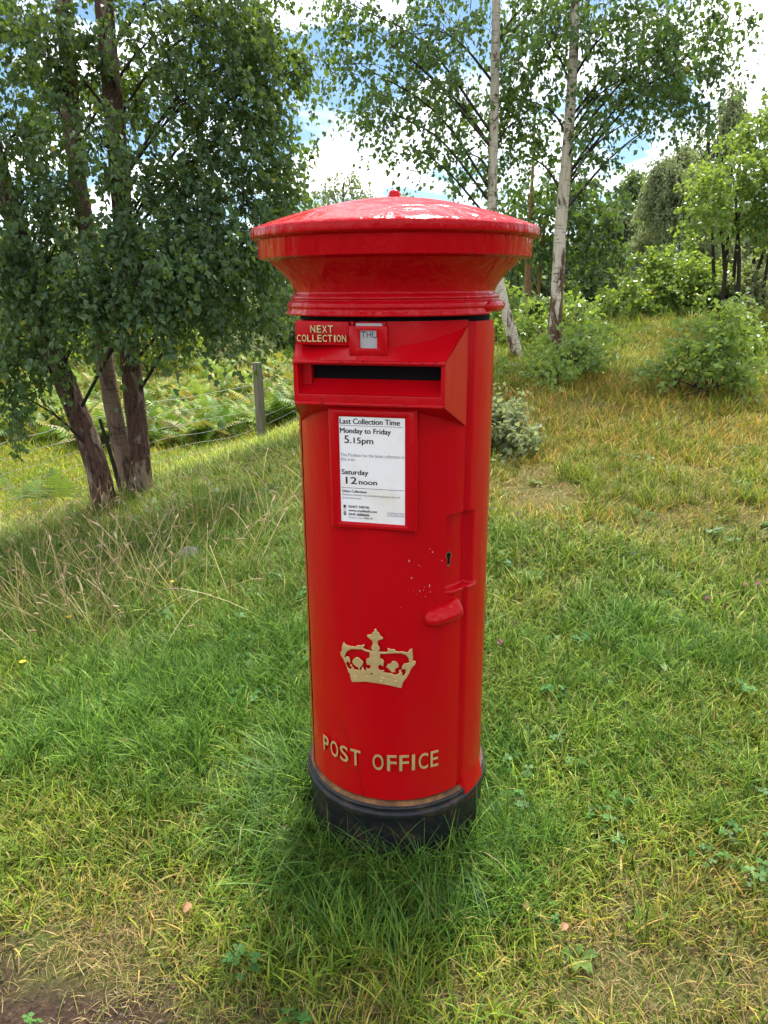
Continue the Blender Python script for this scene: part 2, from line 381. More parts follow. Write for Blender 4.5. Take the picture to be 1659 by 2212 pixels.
# ------------------------------------------------------------------ the pillar box
PSI = math.radians(-14.2)
BOX = empty('pillar_box', (0.025, 1.53, 0.0), PSI)
tag(BOX, 'red cast iron pillar post box with domed cap and black base in long grass', 'post box')
def cp(phi, r, z):                       # degrees from the door's middle
    a = math.radians(phi); return (r * math.sin(a), -r * math.cos(a), z)
def sstep(a, b, x):
    u = np.clip((x - a) / (b - a), 0, 1); return u * u * (3 - 2 * u)
def r_field(phi, z):
    r = np.full(np.broadcast(phi, z).shape, 0.199)
    inb = sstep(0.14, 0.165, z)
    r = r - 0.0065 * np.clip(1 - np.abs(phi - 56.8) / 2.2, 0, 1) - 0.005 * np.clip(1 - np.abs(phi + 58.2) / 0.9, 0, 1)
    st = sstep(57.5, 60.5, phi) * (1 - sstep(82, 87, phi))
    r = r + 0.0028 * st + 0.0085 * st * (1 - sstep(0.135, 0.19, z))
    zin = sstep(0.631, 0.6340, z) * (1 - sstep(0.788, 0.790, z))
    pk = sstep(42.6, 43.9, phi) * (1 - sstep(61.0, 64.0, phi))
    r = np.where(True, r * (1 - pk * zin) + 0.1835 * pk * zin, r)
    lip = np.exp(-((z - 0.6285) / 0.0055) ** 2) * sstep(41, 47, phi) * (1 - sstep(64, 70, phi))
    r = r + 0.0045 * lip
    r = r + 0.0007 * (fbm(phi * 0.12 + 50, z * 22 + 10, 1.0) - 0.5)
    return r
def cyl_patch(phis, zs, skip=None):
    PH, Z = np.meshgrid(phis, zs); R = r_field(PH, Z); a = np.radians(PH)
    V = np.stack([R * np.sin(a), -R * np.cos(a), Z], -1).reshape(-1, 3)
    nx_, ny_ = len(phis), len(zs); ii = np.arange(nx_ * ny_).reshape(ny_, nx_)
    F = np.stack([ii[:-1, :-1], ii[:-1, 1:], ii[1:, 1:], ii[1:, :-1]], -1)
    keep = np.ones((ny_ - 1, nx_ - 1), bool)
    if skip: keep = ~skip((PH[:-1, :-1] + PH[1:, 1:]) / 2, (Z[:-1, :-1] + Z[1:, 1:]) / 2)
    return V, F[keep]
zs = np.unique(np.round(np.concatenate([np.arange(0.163, 1.154, 0.006), np.arange(0.614, 0.645, 0.0015), np.arange(0.782, 0.794, 0.001)]), 4))
ph = np.unique(np.round(np.concatenate([np.arange(-57.4, 57.2, 1.0), np.arange(40, 57.2, 0.5), [57.2]]), 3))
V, F = cyl_patch(ph, zs, lambda p, z: (np.abs(p) < 40) & (z > 1.02) & (z < 1.083))
# turn the bottom and side edges inwards for thickness
door = link('door', mesh_np('door', V, F), M['red'], BOX)
tag(door, 'curved red door with a flaked patch and a hairline crack')
mb = MB(); n_ = 60
a_ = np.linspace(-57.4, 57.2, n_)
mb.add([cp(a, r, z) for a in a_ for (r, z) in ((0.199, 0.163), (0.1975, 0.1605), (0.185, 0.1605))], [(3 * i + j, 3 * i + j + 1, 3 * i + 4 + j, 3 * i + 3 + j) for i in range(n_ - 1) for j in range(2)])
mb.build('door_edge', M['red'], door)
zs2 = np.unique(np.round(np.concatenate([np.arange(0.118, 1.154, 0.008), np.arange(0.614, 0.645, 0.0015), np.arange(0.782, 0.794, 0.001), np.arange(.118, .2, .003)]), 4))
V, F = cyl_patch(np.arange(57.2, 87.1, 0.5), zs2)
strip = link('hinge_strip', mesh_np('hinge_strip', V, F), M['red'], BOX)
mb = MB(); a_ = np.arange(57.2, 87.1, 1.0)
Rb = r_field(a_, np.full(len(a_), 0.118))
mb.add([cp(a, r, z) for a, rb in zip(a_, Rb) for (r, z) in ((rb, 0.118), (rb - 0.002, 0.1155), (0.19, 0.1155))], [(3 * i + j, 3 * i + j + 1, 3 * i + 4 + j, 3 * i + 3 + j) for i in range(len(a_) - 1) for j in range(2)])
mb.build('strip_foot', M['red'], strip)
V, F = cyl_patch(np.arange(87, 302.8, 2.0), np.arange(0.13, 1.16, 0.04))
link('body', mesh_np('body', V, F), M['red'], BOX)

def lathe(name, prof, m, parent, k=128, a0=0.0, a1=360.0, lump=0.0, capends=False):
    prof = np.asarray(prof, float); full = abs(a1 - a0 - 360) < 1e-6
    ang = np.linspace(a0, a1, k, endpoint=not full)
    P = np.zeros((len(ang), len(prof), 3))
    for i, a in enumerate(ang):
        rr = prof[:, 0] + (lump * (fbm(a * 0.09 + 20, prof[:, 1] * 40 + prof[:, 0] * 30, 1.0) - 0.5) if lump else 0) * (prof[:, 0] > 0.02)
        P[i, :, 0] = rr * math.sin(math.radians(a)); P[i, :, 1] = -rr * math.cos(math.radians(a)); P[i, :, 2] = prof[:, 1]
    ii = np.arange(len(ang) * len(prof)).reshape(len(ang), len(prof))
    nxt = np.vstack([ii[1:], ii[:1]]) if full else ii[1:]
    cur = ii if full else ii[:-1]
    F = np.stack([cur[:, :-1], nxt[:, :-1], nxt[:, 1:], cur[:, 1:]], -1).reshape(-1, 4)
    F = [tuple(f) for f in F]
    if capends: F += [tuple(ii[0][::-1]), tuple(ii[-1])]
    o = link(name, mesh_np(name, P.reshape(-1, 3), F), m, parent)
    return auto_smooth(o, 32)
def fillet(prof, w=0.0016):
    out = [prof[0]]
    for p, q, r in zip(prof[:-2], prof[1:-1], prof[2:]):
        p, q, r = map(np.array, (p, q, r)); a, b = p - q, r - q; la, lb = np.linalg.norm(a), np.linalg.norm(b)
        if np.degrees(np.arccos(np.clip(a @ b / la / lb, -1, 1))) < 150:
            e = min(w, la * .4, lb * .4); A, B = q + a / la * e, q + b / lb * e
            out += [tuple(A), tuple((A + B) / 4 + q / 2), tuple(B)]
        else: out.append(tuple(q))
    return out + [prof[-1]]
dome = [(0.0, 1.3735)] + [(r, 1.315 + 0.0585 * (1 - (r / 0.2755) ** 1.75)) for r in np.linspace(0.02, 0.2735, 22)]
cap_prof = dome + [(0.2765, 1.3125), (0.2762, 1.2995), (0.2705, 1.2960), (0.2645, 1.2945), (0.2638, 1.2625), (0.2520, 1.2600), (0.2436, 1.2590), (0.2400, 1.2550), (0.2330, 1.2475), (0.2225, 1.2390), (0.2120, 1.2280), (0.2040, 1.2175), (0.1988, 1.2085), (0.1970, 1.2020), (0.1985, 1.1985), (0.2030, 1.1965), (0.2055, 1.1940), (0.2060, 1.1910), (0.2035, 1.1890), (0.2040, 1.1875), (0.2085, 1.1855), (0.2115, 1.1825), (0.2125, 1.1780), (0.2115, 1.1730), (0.2075, 1.1700), (0.2030, 1.1690), (0.198, 1.168), (0.15, 1.168)]
cap = lathe('cap', fillet(cap_prof, 0.0013), M['redcap'], BOX, 180, lump=0.0022)
tag(cap, 'domed overhanging red cap with lumpy chipped paint')
kb = [(0.0, 1.3885), (0.004, 1.3883), (0.008, 1.3865), (0.0108, 1.383), (0.012, 1.378), (0.0128, 1.374), (0.0128, 1.370)]
lathe('cap_knob', kb, M['redcap'], cap, 24)
lathe('collar', fillet([(0.199, 1.1840), (0.2090, 1.1822), (0.2130, 1.1790), (0.2134, 1.1765), (0.2118, 1.1742), (0.2112, 1.1720), (0.2128, 1.1685), (0.2162, 1.1640), (0.2150, 1.1612), (0.2080, 1.1608), (0.199, 1.1615)], 0.001), M['redcap'], BOX, 110, -72, 67, 0.0014, True)
lg = MB(); ca = np.linspace(64, 90, 9)
lg.tube([cp(a, 0.2095, 1.1755) for a in ca], [0.004, 0.0090, 0.0104, 0.0106, 0.0106, 0.0106, 0.0104, 0.0095, 0.005], 14)
lg.build('hinge_lug', M['redcap'], BOX)
# throat behind the gap under the collar, the gap's shadow painted in as near-black
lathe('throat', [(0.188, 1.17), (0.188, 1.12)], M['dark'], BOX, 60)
# base
base_prof = [(0.150, 0.1585), (0.196, 0.1575), (0.1995, 0.1560), (0.2015, 0.1520), (0.2030, 0.1495)]
lathe('rust_ledge', base_prof, M['rust'], BOX, 120, lump=0.0015)
bp = [(0.2020, 0.1500), (0.2062, 0.1490), (0.2080, 0.1465), (0.2078, 0.1425), (0.2050, 0.1400), (0.2050, 0.1380), (0.2098, 0.1362), (0.2122, 0.1325), (0.2124, 0.1235), (0.2105, 0.1190), (0.2050, 0.1165), (0.2040, 0.1130), (0.2040, 0.0600), (0.2040, -0.12)]
bo = lathe('base', fillet(bp, 0.0012), M['black'], BOX, 140, lump=0.0012)
tag(bo, 'black painted iron base with two raised rings')

# aperture hood: a box-like snout with sloping top, splayed sides and a recessed letter slot
hood = MB()
w, nf = 0.1395, 0.213
zlt, zlb, zb1, zb2 = 1.0865, 1.079, 1.0135, 1.0062
K_ = 25; u = np.linspace(-1, 1, K_); phs = u * 55.0
top = [cp(p, 0.2, 1.1085 + 0.0330 * (abs(p) / 54) ** 2) for p in phs]
lip = [(w * q, -nf, zlt) for q in u]
bot = [cp(p, 0.2, 1.0 - 0.042 * (abs(p) / 55) ** 2) for p in phs]
fb = [(w * q, -nf + 0.0, zb2) for q in u]
hood.add(top + lip, [(i, i + K_, i + K_ + 1, i + 1) for i in range(K_ - 1)])
hood.add(fb + bot, [(i, i + K_, i + K_ + 1, i + 1) for i in range(K_ - 1)])
for s in (-1, 1):
    e = 0 if s < 0 else K_ - 1
    side = [lip[e], (w * s, -nf, zlb), (w * s, -nf, zb1), fb[e], bot[e], cp(55.5 * s, 0.2, 1.06), top[e]]
    hood.add(side, [tuple(range(7)) if s < 0 else tuple(range(6, -1, -1))])
sw, st0, st1 = 0.1315, 1.0780, 1.0255
g0 = -nf; g1 = -nf + 0.0022
def ring_rect(xo, z0o, z1o, yo, xi, z0i, z1i, yi):
    o = [(-xo, yo, z0o), (xo, yo, z0o), (xo, yo, z1o), (-xo, yo, z1o)]; i = [(-xi, yi, z0i), (xi, yi, z0i), (xi, yi, z1i), (-xi, yi, z1i)]
    hood.add(o + i, [(k, (k + 1) % 4, 4 + (k + 1) % 4, 4 + k) for k in range(4)])
ring_rect(w, zb2, zlt, g0, sw, st1, st0, g0)
ring_rect(sw, st1, st0, g0, sw - 0.002, st1 + 0.001, st0 - 0.0005, -0.178)
ho = hood.build('aperture_hood', M['red'], BOX)
bevel(ho, 0.0018, 2, 25)
mb = MB()   # lip mouldings: small beads above and below the slot
mb.tube([(x, -nf - 0.0008, 1.0828) for x in np.linspace(-w + .001, w - .001, 12)], 0.0040, 8)
mb.build('drip_lip', M['red'], ho)
mb = MB(); mb.tube([(x, -nf - 0.0004, 1.0085) for x in np.linspace(-w + .002, w - .002, 12)], 0.0036, 8)
mb.build('lower_bead', M['red'], ho)
mb = MB()   # weather flap: slopes up and back inside the slot
pts = [(-nf + 0.001, 1.0262), (-0.196, 1.0330), (-0.182, 1.0440), (-0.176, 1.0500)]
xs = np.linspace(-0.131, 0.131, 9)
mb.add([(x, y, z) for (y, z) in pts for x in xs], [(i * 9 + j, i * 9 + j + 1, (i + 1) * 9 + j + 1, (i + 1) * 9 + j) for i in range(3) for j in range(8)])
mb.build('weather_flap', M['red'], ho)
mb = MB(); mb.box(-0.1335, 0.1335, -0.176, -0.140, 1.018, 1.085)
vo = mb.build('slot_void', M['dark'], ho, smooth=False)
mb = MB(); mb.box(-0.1255, 0.1300, -0.1985, -0.1765, 1.0560, 1.0765)
# inner side cheeks of the slot, black beyond the first two centimetres
vo2 = MB()
vo2.box(-0.1300, -0.1130, -0.190, -0.1765, 1.040, 1.0772); vo2.build('slot_cheek', M['red'], ho, smooth=False)
# collection pad with raised letters and the day tablet
mb = MB(); mb.box(-0.1375, -0.0365, -0.2005, -0.170, 1.1125, 1.1530); mb.box(-0.1385, -0.137, -0.199, -0.12, 1.1125, 1.1530)
pad = MB()
pad.add([(-0.1375, -0.2005, 1.1125), (-0.0365, -0.2005, 1.1105), (-0.0365, -0.2005, 1.1530), (-0.1375, -0.2005, 1.1535),
         (-0.1425, -0.120, 1.1135), (-0.0365, -0.150, 1.1105), (-0.0365, -0.150, 1.1530), (-0.1425, -0.120, 1.1535)],
        [(0, 1, 2, 3), (1, 5, 6, 2), (4, 0, 3, 7), (3, 2, 6, 7), (4, 5, 1, 0), (5, 4, 7, 6)])
po = bevel(pad.build('collection_pad', M['red'], BOX), 0.0022, 3, 20)
fr = MB()
def frame_bars(f, x0, x1, z0, z1, ix0, ix1, iz0, iz1, yf, yb):
    o = [(x0, z0), (x1, z0), (x1, z1), (x0, z1)]; i = [(ix0, iz0), (ix1, iz0), (ix1, iz1), (ix0, iz1)]
    V = [(x, yf, z) for x, z in o] + [(x, yf, z) for x, z in i] + [(x, yb, z) for x, z in o] + [(x, yb, z) for x, z in i]
    F = []
    for k in range(4):
        l = (k + 1) % 4
        F += [(k, l, 4 + l, 4 + k), (l, k, 8 + k, 8 + l), (4 + k, 4 + l, 12 + l, 12 + k)]
    f.add(V, F)
frame_bars(fr, -0.0345, 0.0350, 1.0962, 1.1458, -0.0150, 0.0165, 1.1076, 1.1382, -0.2090, -0.190)
tf = bevel(fr.build('tablet_frame', M['red'], BOX), 0.0012, 2, 30)
mb = MB(); mb.box(-0.0225, 0.0255, -0.2045, -0.2015, 1.1030, 1.1500)
tab = mb.build('day_tablet', M['tin'], BOX, smooth=False)
for s in (-0.028, 0.0295):
    mb = MB(); mb.box(s - 0.002, s + 0.002, -0.2060, -0.196, 1.1440, 1.1535); mb.build('guide_rail', M['redcap'], tf)

# notice frame, printed card
fr = MB(); y0 = -0.2045
X = (-0.0795, 0.0875, 0.7688, 1.0005); I = (-0.0590, 0.0655, 0.7830, 0.9845)
o = [(X[0], X[2]), (X[1], X[2]), (X[1], X[3]), (X[0], X[3])]; i_ = [(I[0], I[2]), (I[1], I[2]), (I[1], I[3]), (I[0], I[3])]
m1 = [(a + (b - a) * 0.28, c + (d - c) * 0.28) for (a, c), (b, d) in zip(o, i_)]; m2 = [(a + (b - a) * 0.72, c + (d - c) * 0.72) for (a, c), (b, d) in zip(o, i_)]
V = []
for ringp, y in ((o, -0.165), (o, -0.2005), (m1, -0.2052), (m2, -0.2056), (i_, -0.2030), (i_, -0.199)): V += [(x, y, z) for x, z in ringp]
fr.add(V, [(4 * l + k, 4 * l + (k + 1) % 4, 4 * l + 4 + (k + 1) % 4, 4 * l + 4 + k) for l in range(5) for k in range(4)])
nfr = bevel(fr.build('notice_frame', M['red'], BOX), 0.0013, 2, 12)
mb = MB(); mb.box(I[0] - 0.003, I[1] + 0.003, -0.2015, -0.1995, I[2] - 0.003, I[3] + 0.003)
cardo = mb.build('notice_card', M['card'], BOX, smooth=False)
tag(cardo, 'white collection time card behind the red frame')

def text_mesh(body, off=0.0, extrude=0.0, bev=0.0):
    c = bpy.data.curves.new('txt', 'FONT'); c.body = body; c.size = 1.0; c.offset = off; c.extrude = extrude; c.bevel_depth = bev; c.resolution_u = 6
    c.bevel_resolution = 1
    o = bpy.data.objects.new('txt', c); COL.objects.link(o)
    dg = bpy.context.evaluated_depsgraph_get(); me = bpy.data.meshes.new_from_object(o.evaluated_get(dg))
    bpy.data.objects.remove(o); bpy.data.curves.remove(c); me.materials.clear(); return me
def mverts(me):
    v = np.empty(len(me.vertices) * 3, np.float32); me.vertices.foreach_get('co', v); return v.reshape(-1, 3)
def print_line(body, x0, x1, zbase, caph, off, m, y=-0.2019, name='printed_line', parent=cardo):
    me = text_mesh(body, off); v = mverts(me)
    hh = 0.728                                   # cap height of the face at size 1
    sx = (x1 - x0) / (v[:, 0].max() - v[:, 0].min()); sz = caph / hh
    q = np.stack([x0 + (v[:, 0] - v[:, 0].min()) * sx, np.full(len(v), y), zbase + v[:, 1] * sz], 1)
    me.vertices.foreach_set('co', q.astype(np.float32).ravel()); me.update(); me.name = name
    return link(name, me, m, parent)
def bold_line(body, x0, x1, z, cap_, m):
    k = 0.0004 if cap_ > .008 else .00022
    for i, (dx, dz) in enumerate(((-k, 0), (k, 0), (0, k * .7))): print_line(body, x0 + dx, x1 + dx, z + dz, cap_, 0.0, m, -0.2019 - i * 0.00005)
ink, gk = M['ink'], M['inkgrey']
bold_line('Last Collection Time', -0.0572, 0.0560, 0.9712, 0.0105, ink)
bold_line('Monday to Friday', -0.0570, 0.0392, 0.9540, 0.0100, ink)
bold_line('5', -0.0490, -0.0405, 0.9352, 0.0150, ink)
bold_line('.15pm', -0.0382, 0.0057, 0.9352, 0.0115, ink)
print_line('This Postbox has the latest collection in', -0.0574, 0.0640, 0.9102, 0.0062, -0.004, gk)
print_line('this area.', -0.0570, -0.0290, 0.9018, 0.0062, -0.004, gk)
bold_line('Saturday', -0.0560, -0.0045, 0.8757, 0.0098, ink)
bold_line('12', -0.0480, -0.0270, 0.8575, 0.0140, ink)
bold_line('noon', -0.0225, 0.0120, 0.8575, 0.0100, ink)
bold_line('Other Collections', -0.0558, -0.0076, 0.8408, 0.0050, ink)
print_line('Additional collections may be made throughout the day until', -0.0558, 0.0556, 0.8345, 0.0042, -0.004, gk)
print_line('the last time shown.', -0.0558, -0.0180, 0.8283, 0.0042, -0.004, gk)
bold_line('03457 740740', -0.0440, -0.0035, 0.8106, 0.0050, ink)
bold_line('www.royalmail.com', -0.0440, 0.0115, 0.8034, 0.0050, ink)
bold_line('0345 6000606', -0.0440, -0.0036, 0.7956, 0.0050, ink)
print_line('Postbox number', -0.0437, -0.0155, 0.7900, 0.0034, -0.002, gk)
bold_line('PH21 41', -0.0130, 0.0025, 0.7900, 0.0034, ink)
mb = MB(); mb.box(0.0315, 0.0635, -0.20195, -0.2014, 0.7985, 0.8065); lg_ = mb.build('logo_band', M['inkpale'], cardo, smooth=False)
print_line('Royal Mail', 0.0330, 0.0622, 0.8003, 0.0052, 0.008, M['card'], -0.2022, 'logo_line')
for z, x1 in ((0.9680, 0.0618), (0.8497, 0.0630)):
    mb = MB(); mb.box(-0.0572, x1, -0.2019, -0.2014, z - 0.0003, z + 0.0003); mb.build('printed_rule', ink, cardo, smooth=False)
# three little pictograms: telephone, screen, handset with cradle
def poly(name, P, m, y=-0.2019, parent=cardo):
    mb = MB(); n = len(P); mb.add([(x, y, z) for x, z in P], [tuple(range(n))]); return mb.build(name, m, parent, smooth=False)
def pict(x, z, s, P): return [(x + a * s, z + b * s) for a, b in P]
tele = [(-1, .35), (-1, .8), (-.7, 1), (.7, 1), (1, .8), (1, .35), (.6, .35), (.5, .6), (.35, .6), (.85, -.5), (.85, -.9), (-.85, -.9), (-.85, -.5), (-.35, .6), (-.5, .6), (-.6, .35)]
poly('pictogram', pict(-0.0515, 0.8128, 0.0030, tele), ink)
poly('pictogram', pict(-0.0515, 0.8058, 0.0030, [(-.7, -.3), (.7, -.3), (.7, 1), (-.7, 1), (-.7, .85), (.55, .85), (.55, -.15), (-.55, -.15), (-.55, .8), (-.7, .8)]), ink)
poly('pictogram', pict(-0.0515, 0.8030, 0.0030, [(-.85, -.3), (.85, -.3), (.85, .1), (-.85, .1)]), ink)
poly('pictogram', pict(-0.0515, 0.7980, 0.0030, tele), gk)

# THU on the tablet
print_line('THU', -0.0125, 0.0160, 1.1250, 0.0120, -0.004, ink, -0.2049, 'tablet_text', tab)

# raised letters: gold faces, red flanks
def raised(me, xf, parent, name, step=0.0):
    if step:
        bm = bmesh.new(); bm.from_mesh(me); xs_ = [q.co.x for q in bm.verts]
        for x in np.arange(min(xs_) + step * .37, max(xs_), step):
            bmesh.ops.bisect_plane(bm, geom=bm.verts[:] + bm.edges[:] + bm.faces[:], plane_co=(x, 0, 0), plane_no=(1, 0, 0))
        bm.to_mesh(me); bm.free()
    v = mverts(me); me.polygons.foreach_set('use_smooth', np.zeros(len(me.polygons), bool))
    nrm = np.empty(len(me.polygons) * 3, np.float32); me.polygons.foreach_get('normal', nrm); nrm = nrm.reshape(-1, 3)
    me.materials.append(M['gold']); me.materials.append(M['red'])
    me.polygons.foreach_set('material_index', (nrm[:, 2] < 0.2).astype(np.int32))
    me.vertices.foreach_set('co', np.array([xf(*p) for p in v], np.float32).ravel()); me.update(); me.name = name
    o = bpy.data.objects.new(name, me); COL.objects.link(o); o.parent = parent; return o
def letter(ch, place, w_, h_, depth, parent, off=0.012):
    me = text_mesh(ch, off, 0.5, 0.0); v = mverts(me)
    lo, hi = v.min(0), v.max(0)
    def xf(x, y, z): return place((x - lo[0]) / (hi[0] - lo[0]) * w_, (y - lo[1]) / (hi[1] - lo[1]) * h_, (z + 0.5) * depth)
    return raised(me, xf, parent, 'raised_letter')
def on_cyl(phi0, z0, r0=0.1975):
    return lambda x, y, d: cp(phi0 + math.degrees(x / 0.2), r0 + d, z0 + y)
cur = [('P', -38.4, 5.6), ('O', -31.0, 6.4), ('S', -23.0, 6.0), ('T', -15.3, 6.8), ('O', -0.9, 6.6), ('F', 7.8, 5.6), ('F', 15.0, 5.6), ('I', 22.4, 1.9), ('C', 26.5, 5.9), ('E', 33.9, 5.2)]
for ch, a, wd_ in cur: letter(ch, on_cyl(a, 0.2385), math.radians(wd_) * 0.2, 0.0385, 0.0066, door, 0.010)
def on_pad(x0, z0): return lambda x, y, d: (x0 + x, -0.1995 - d, z0 + y)
for ch, x, wd_ in (('N', -0.1070, 0.0092), ('E', -0.0950, 0.0080), ('X', -0.0850, 0.0092), ('T', -0.0740, 0.0090)): letter(ch, on_pad(x, 1.1335), wd_, 0.0128, 0.0048, po, 0.010)
for k, ch in enumerate('COLLECTION'):
    x = -0.1333 + 0.00975 * k - (0.0012 if k > 6 else 0) * 1.0; wd_ = {'I': 0.0028}.get(ch, 0.0080)
    if ch == 'I': x += 0.003
    if k > 7: x -= 0.002
    letter(ch, on_pad(x, 1.1178), wd_, 0.0122, 0.0048, po, 0.010)

# crown emblem in relief, arc length and height in millimetres
CR = dict(
band=[(-50.9,455.5),(-30.6,460.3),(-5.3,461.4),(6.8,461.7),(24.7,460.6),(44.7,457.3),(64.7,458.8),(69.4,460.5),(60,447.8),(56.6,434.7),(30.5,441.1),(6.6,443.8),(-15.5,443.9),(-45.8,436.4),(-49.1,444.6)],
left_rim=[(-72.1,497.4),(-69.1,499),(-63.4,492.6),(-61.4,486.6),(-57.2,482.4),(-58.9,474),(-53.4,466.2),(-47.3,461.1),(-50.9,454.2),(-52.9,457),(-57.6,469.1),(-63.7,482),(-70.9,490.5)],
left_arch=[(-62.6,523),(-59.1,518.7),(-50.8,517.5),(-34,519.2),(-32,522.9),(-20.5,525),(-15.7,529),(-17.4,522.2),(-20,519.2),(-11.9,516),(-4.6,516.1),(-5.3,511.7),(-16.9,513.3),(-21.9,515.7),(-33.5,514.2),(-45.4,511.6),(-53.8,505.7),(-58.2,499.3),(-61.3,491.9),(-66.3,493.2),(-68.4,499.2),(-66.5,512.8)],
left_fleur=[(-62.6,484.9),(-57,492.4),(-51.4,491.8),(-48.8,485.9),(-48.9,478.6),(-54.4,481.8),(-57.3,478.4),(-59.4,480.5)],
cross=[(4.4,562.8),(8.5,563.2),(9.3,559.4),(13.7,555.4),(16,550.5),(21.2,545.7),(19.5,542.4),(14.8,541.5),(11.2,539.3),(9.4,535.9),(10.9,534.1),(10,531.5),(-.2,531.1),(1.1,535),(-.1,538.1),(-4.3,540.8),(-10.3,545.8),(-10.8,549.5),(-1.7,551.3),(1.3,556.7),(4.3,559)],
fleur=[(-5.2,514.3),(15.1,516.5),(15,500.3),(19.1,500),(22.6,495.7),(20.8,483.9),(15.5,487.4),(11.9,484.5),(10.6,480.4),(14.1,474.2),(22.5,474.9),(23,472.9),(16.5,470.5),(10.5,467.3),(10.4,461.4),(.8,461),(-.4,466.1),(-12.7,465.6),(-14.5,467.9),(-12.5,477.5),(-10.1,473.9),(-4.5,477.3),(-3.3,480.1),(-6.2,485),(-11.2,483.6),(-12.9,490.5),(-12.2,497.1),(-6.1,499.3)],
right_arch=[(14.5,515.2),(29.2,515.4),(31,518.1),(29.8,524.5),(35.6,522.1),(43.7,521.6),(47.2,517.1),(57.7,516.9),(69.3,514.5),(74,521.2),(78.1,521.6),(78.7,510.6),(79.3,505.4),(78.8,495),(74.1,490.9),(71.1,496.9),(71.7,500.8),(65.8,508.9),(56.5,513.1),(42.6,513.2),(28.6,511.8),(14.5,510.6)],
right_rim=[(85.9,492.4),(83.6,485.5),(76.5,478.3),(70.6,464.3),(64.7,457.5),(58.8,459.7),(64.7,466),(65.8,476.4),(61.1,477.9),(57,476.8),(58.2,483.3),(62.3,489.6),(70.5,490.5),(77.6,493.8),(81.2,494.8)],
left_rose=[(-32.5,496.8),(-27.4,495.2),(-24.2,492.5),(-19.2,488.8),(-20.6,483.3),(-24.5,476.7),(-26.9,474.3),(-27,464.3),(-29.6,463.8),(-29.4,473.8),(-34.3,474.7),(-42.1,480.9),(-43.4,484.6),(-39.2,492.1)],
right_rose=[(40.2,496.4),(47.1,494.5),(50.6,488.6),(51.2,482.1),(44.8,479.6),(44.2,471.7),(38.9,471),(34.2,475.4),(27.2,483),(30.8,489),(35.5,489.8)],
left_scallop=[(-52.1,461.2),(-42.3,472.3),(-39.7,466.9),(-33.1,467.1),(-29.2,465.2),(-21.4,472),(-16.4,468.9),(-13.9,466.7),(-5.3,465.4),(-5.3,460.8),(-30.6,459.4),(-50.9,454.6)],
right_scallop=[(10.5,468.6),(22.4,469.6),(30.7,468.1),(36.5,468.3),(41.2,465.1),(48.2,465.2),(52.3,469),(54.1,471.6),(57.6,470.2),(58.8,462.3),(64.7,460.8),(44.7,456.4),(24.7,459.6),(10.4,461.4)],
orb=[(6.3 + 8.2 * math.cos(a), 523.4 + 8.8 * math.sin(a)) for a in np.linspace(0, 2 * PI, 16, endpoint=False)])
names = dict(band='crown_band', left_rim='crown_rim', right_rim='crown_rim', left_arch='crown_arch', right_arch='crown_arch', left_fleur='crown_leaf', cross='crown_cross', fleur='crown_fleur', left_rose='crown_rose', right_rose='crown_rose', left_scallop='crown_scallop', right_scallop='crown_scallop', orb='crown_orb')
depth = dict(band=5.0, orb=8.0, cross=6.2, fleur=7.2, left_arch=6.4, right_arch=6.4, left_rose=6.8, right_rose=6.8)
def crown_bend(x, y, z): return cp(math.degrees(x / 200.0), 0.1978 + z / 1000.0, y / 1000.0)
crown = None
for k, P in CR.items():
    c = bpy.data.curves.new('crv', 'CURVE'); c.dimensions = '2D'; c.fill_mode = 'BOTH'; d = depth.get(k, 5.6)
    sp = c.splines.new('POLY'); sp.points.add(len(P) - 1); sp.use_cyclic_u = True
    for q, (x, y) in zip(sp.points, P): q.co = (x, y, 0, 1)
    c.extrude = d / 2; c.bevel_depth = 1.0; c.bevel_resolution = 1; c.offset = -0.75
    o = bpy.data.objects.new('crv', c); COL.objects.link(o)
    me = bpy.data.meshes.new_from_object(o.evaluated_get(bpy.context.evaluated_depsgraph_get())); bpy.data.objects.remove(o)
    me.materials.clear()
    o = raised(me, lambda x, y, z, d=d: crown_bend(x, y, z + d / 2), crown if crown else BOX, 'crown_emblem' if crown is None else names[k], 6.0)
    if crown is None: crown = tag(o, 'gold painted raised crown emblem')
mbp = None
for (x, y) in [(-36.7, 451), (-11, 456), (19.9, 456.3), (45.3, 450), (16.3, 448.7), (6.1, 561.7), (-31.4, 485.8), (39.5, 483.4), (-47, 473.3), (-21.4, 473), (54, 473)]:
    mb = MB(); g = [(0, 0, 1.0)] + [(math.cos(a) * s, math.sin(a) * s, h) for s, h in ((0.6, .8), (1, 0.2), (1.05, -1)) for a in np.linspace(0, 2 * PI, 10, endpoint=False)]
    z0 = 5.6
    F = [(0, 1 + j, 1 + (j + 1) % 10) for j in range(10)] + [(1 + l * 10 + j, 11 + l * 10 + j, 11 + l * 10 + (j + 1) % 10, 1 + l * 10 + (j + 1) % 10) for l in (0, 1) for j in range(10)]
    mb.add([crown_bend(x + 2.3 * a, y + 2.3 * b, z0 + 1.6 * c) for a, b, c in g], F); mb.build('crown_pearl', M['gold'], crown)

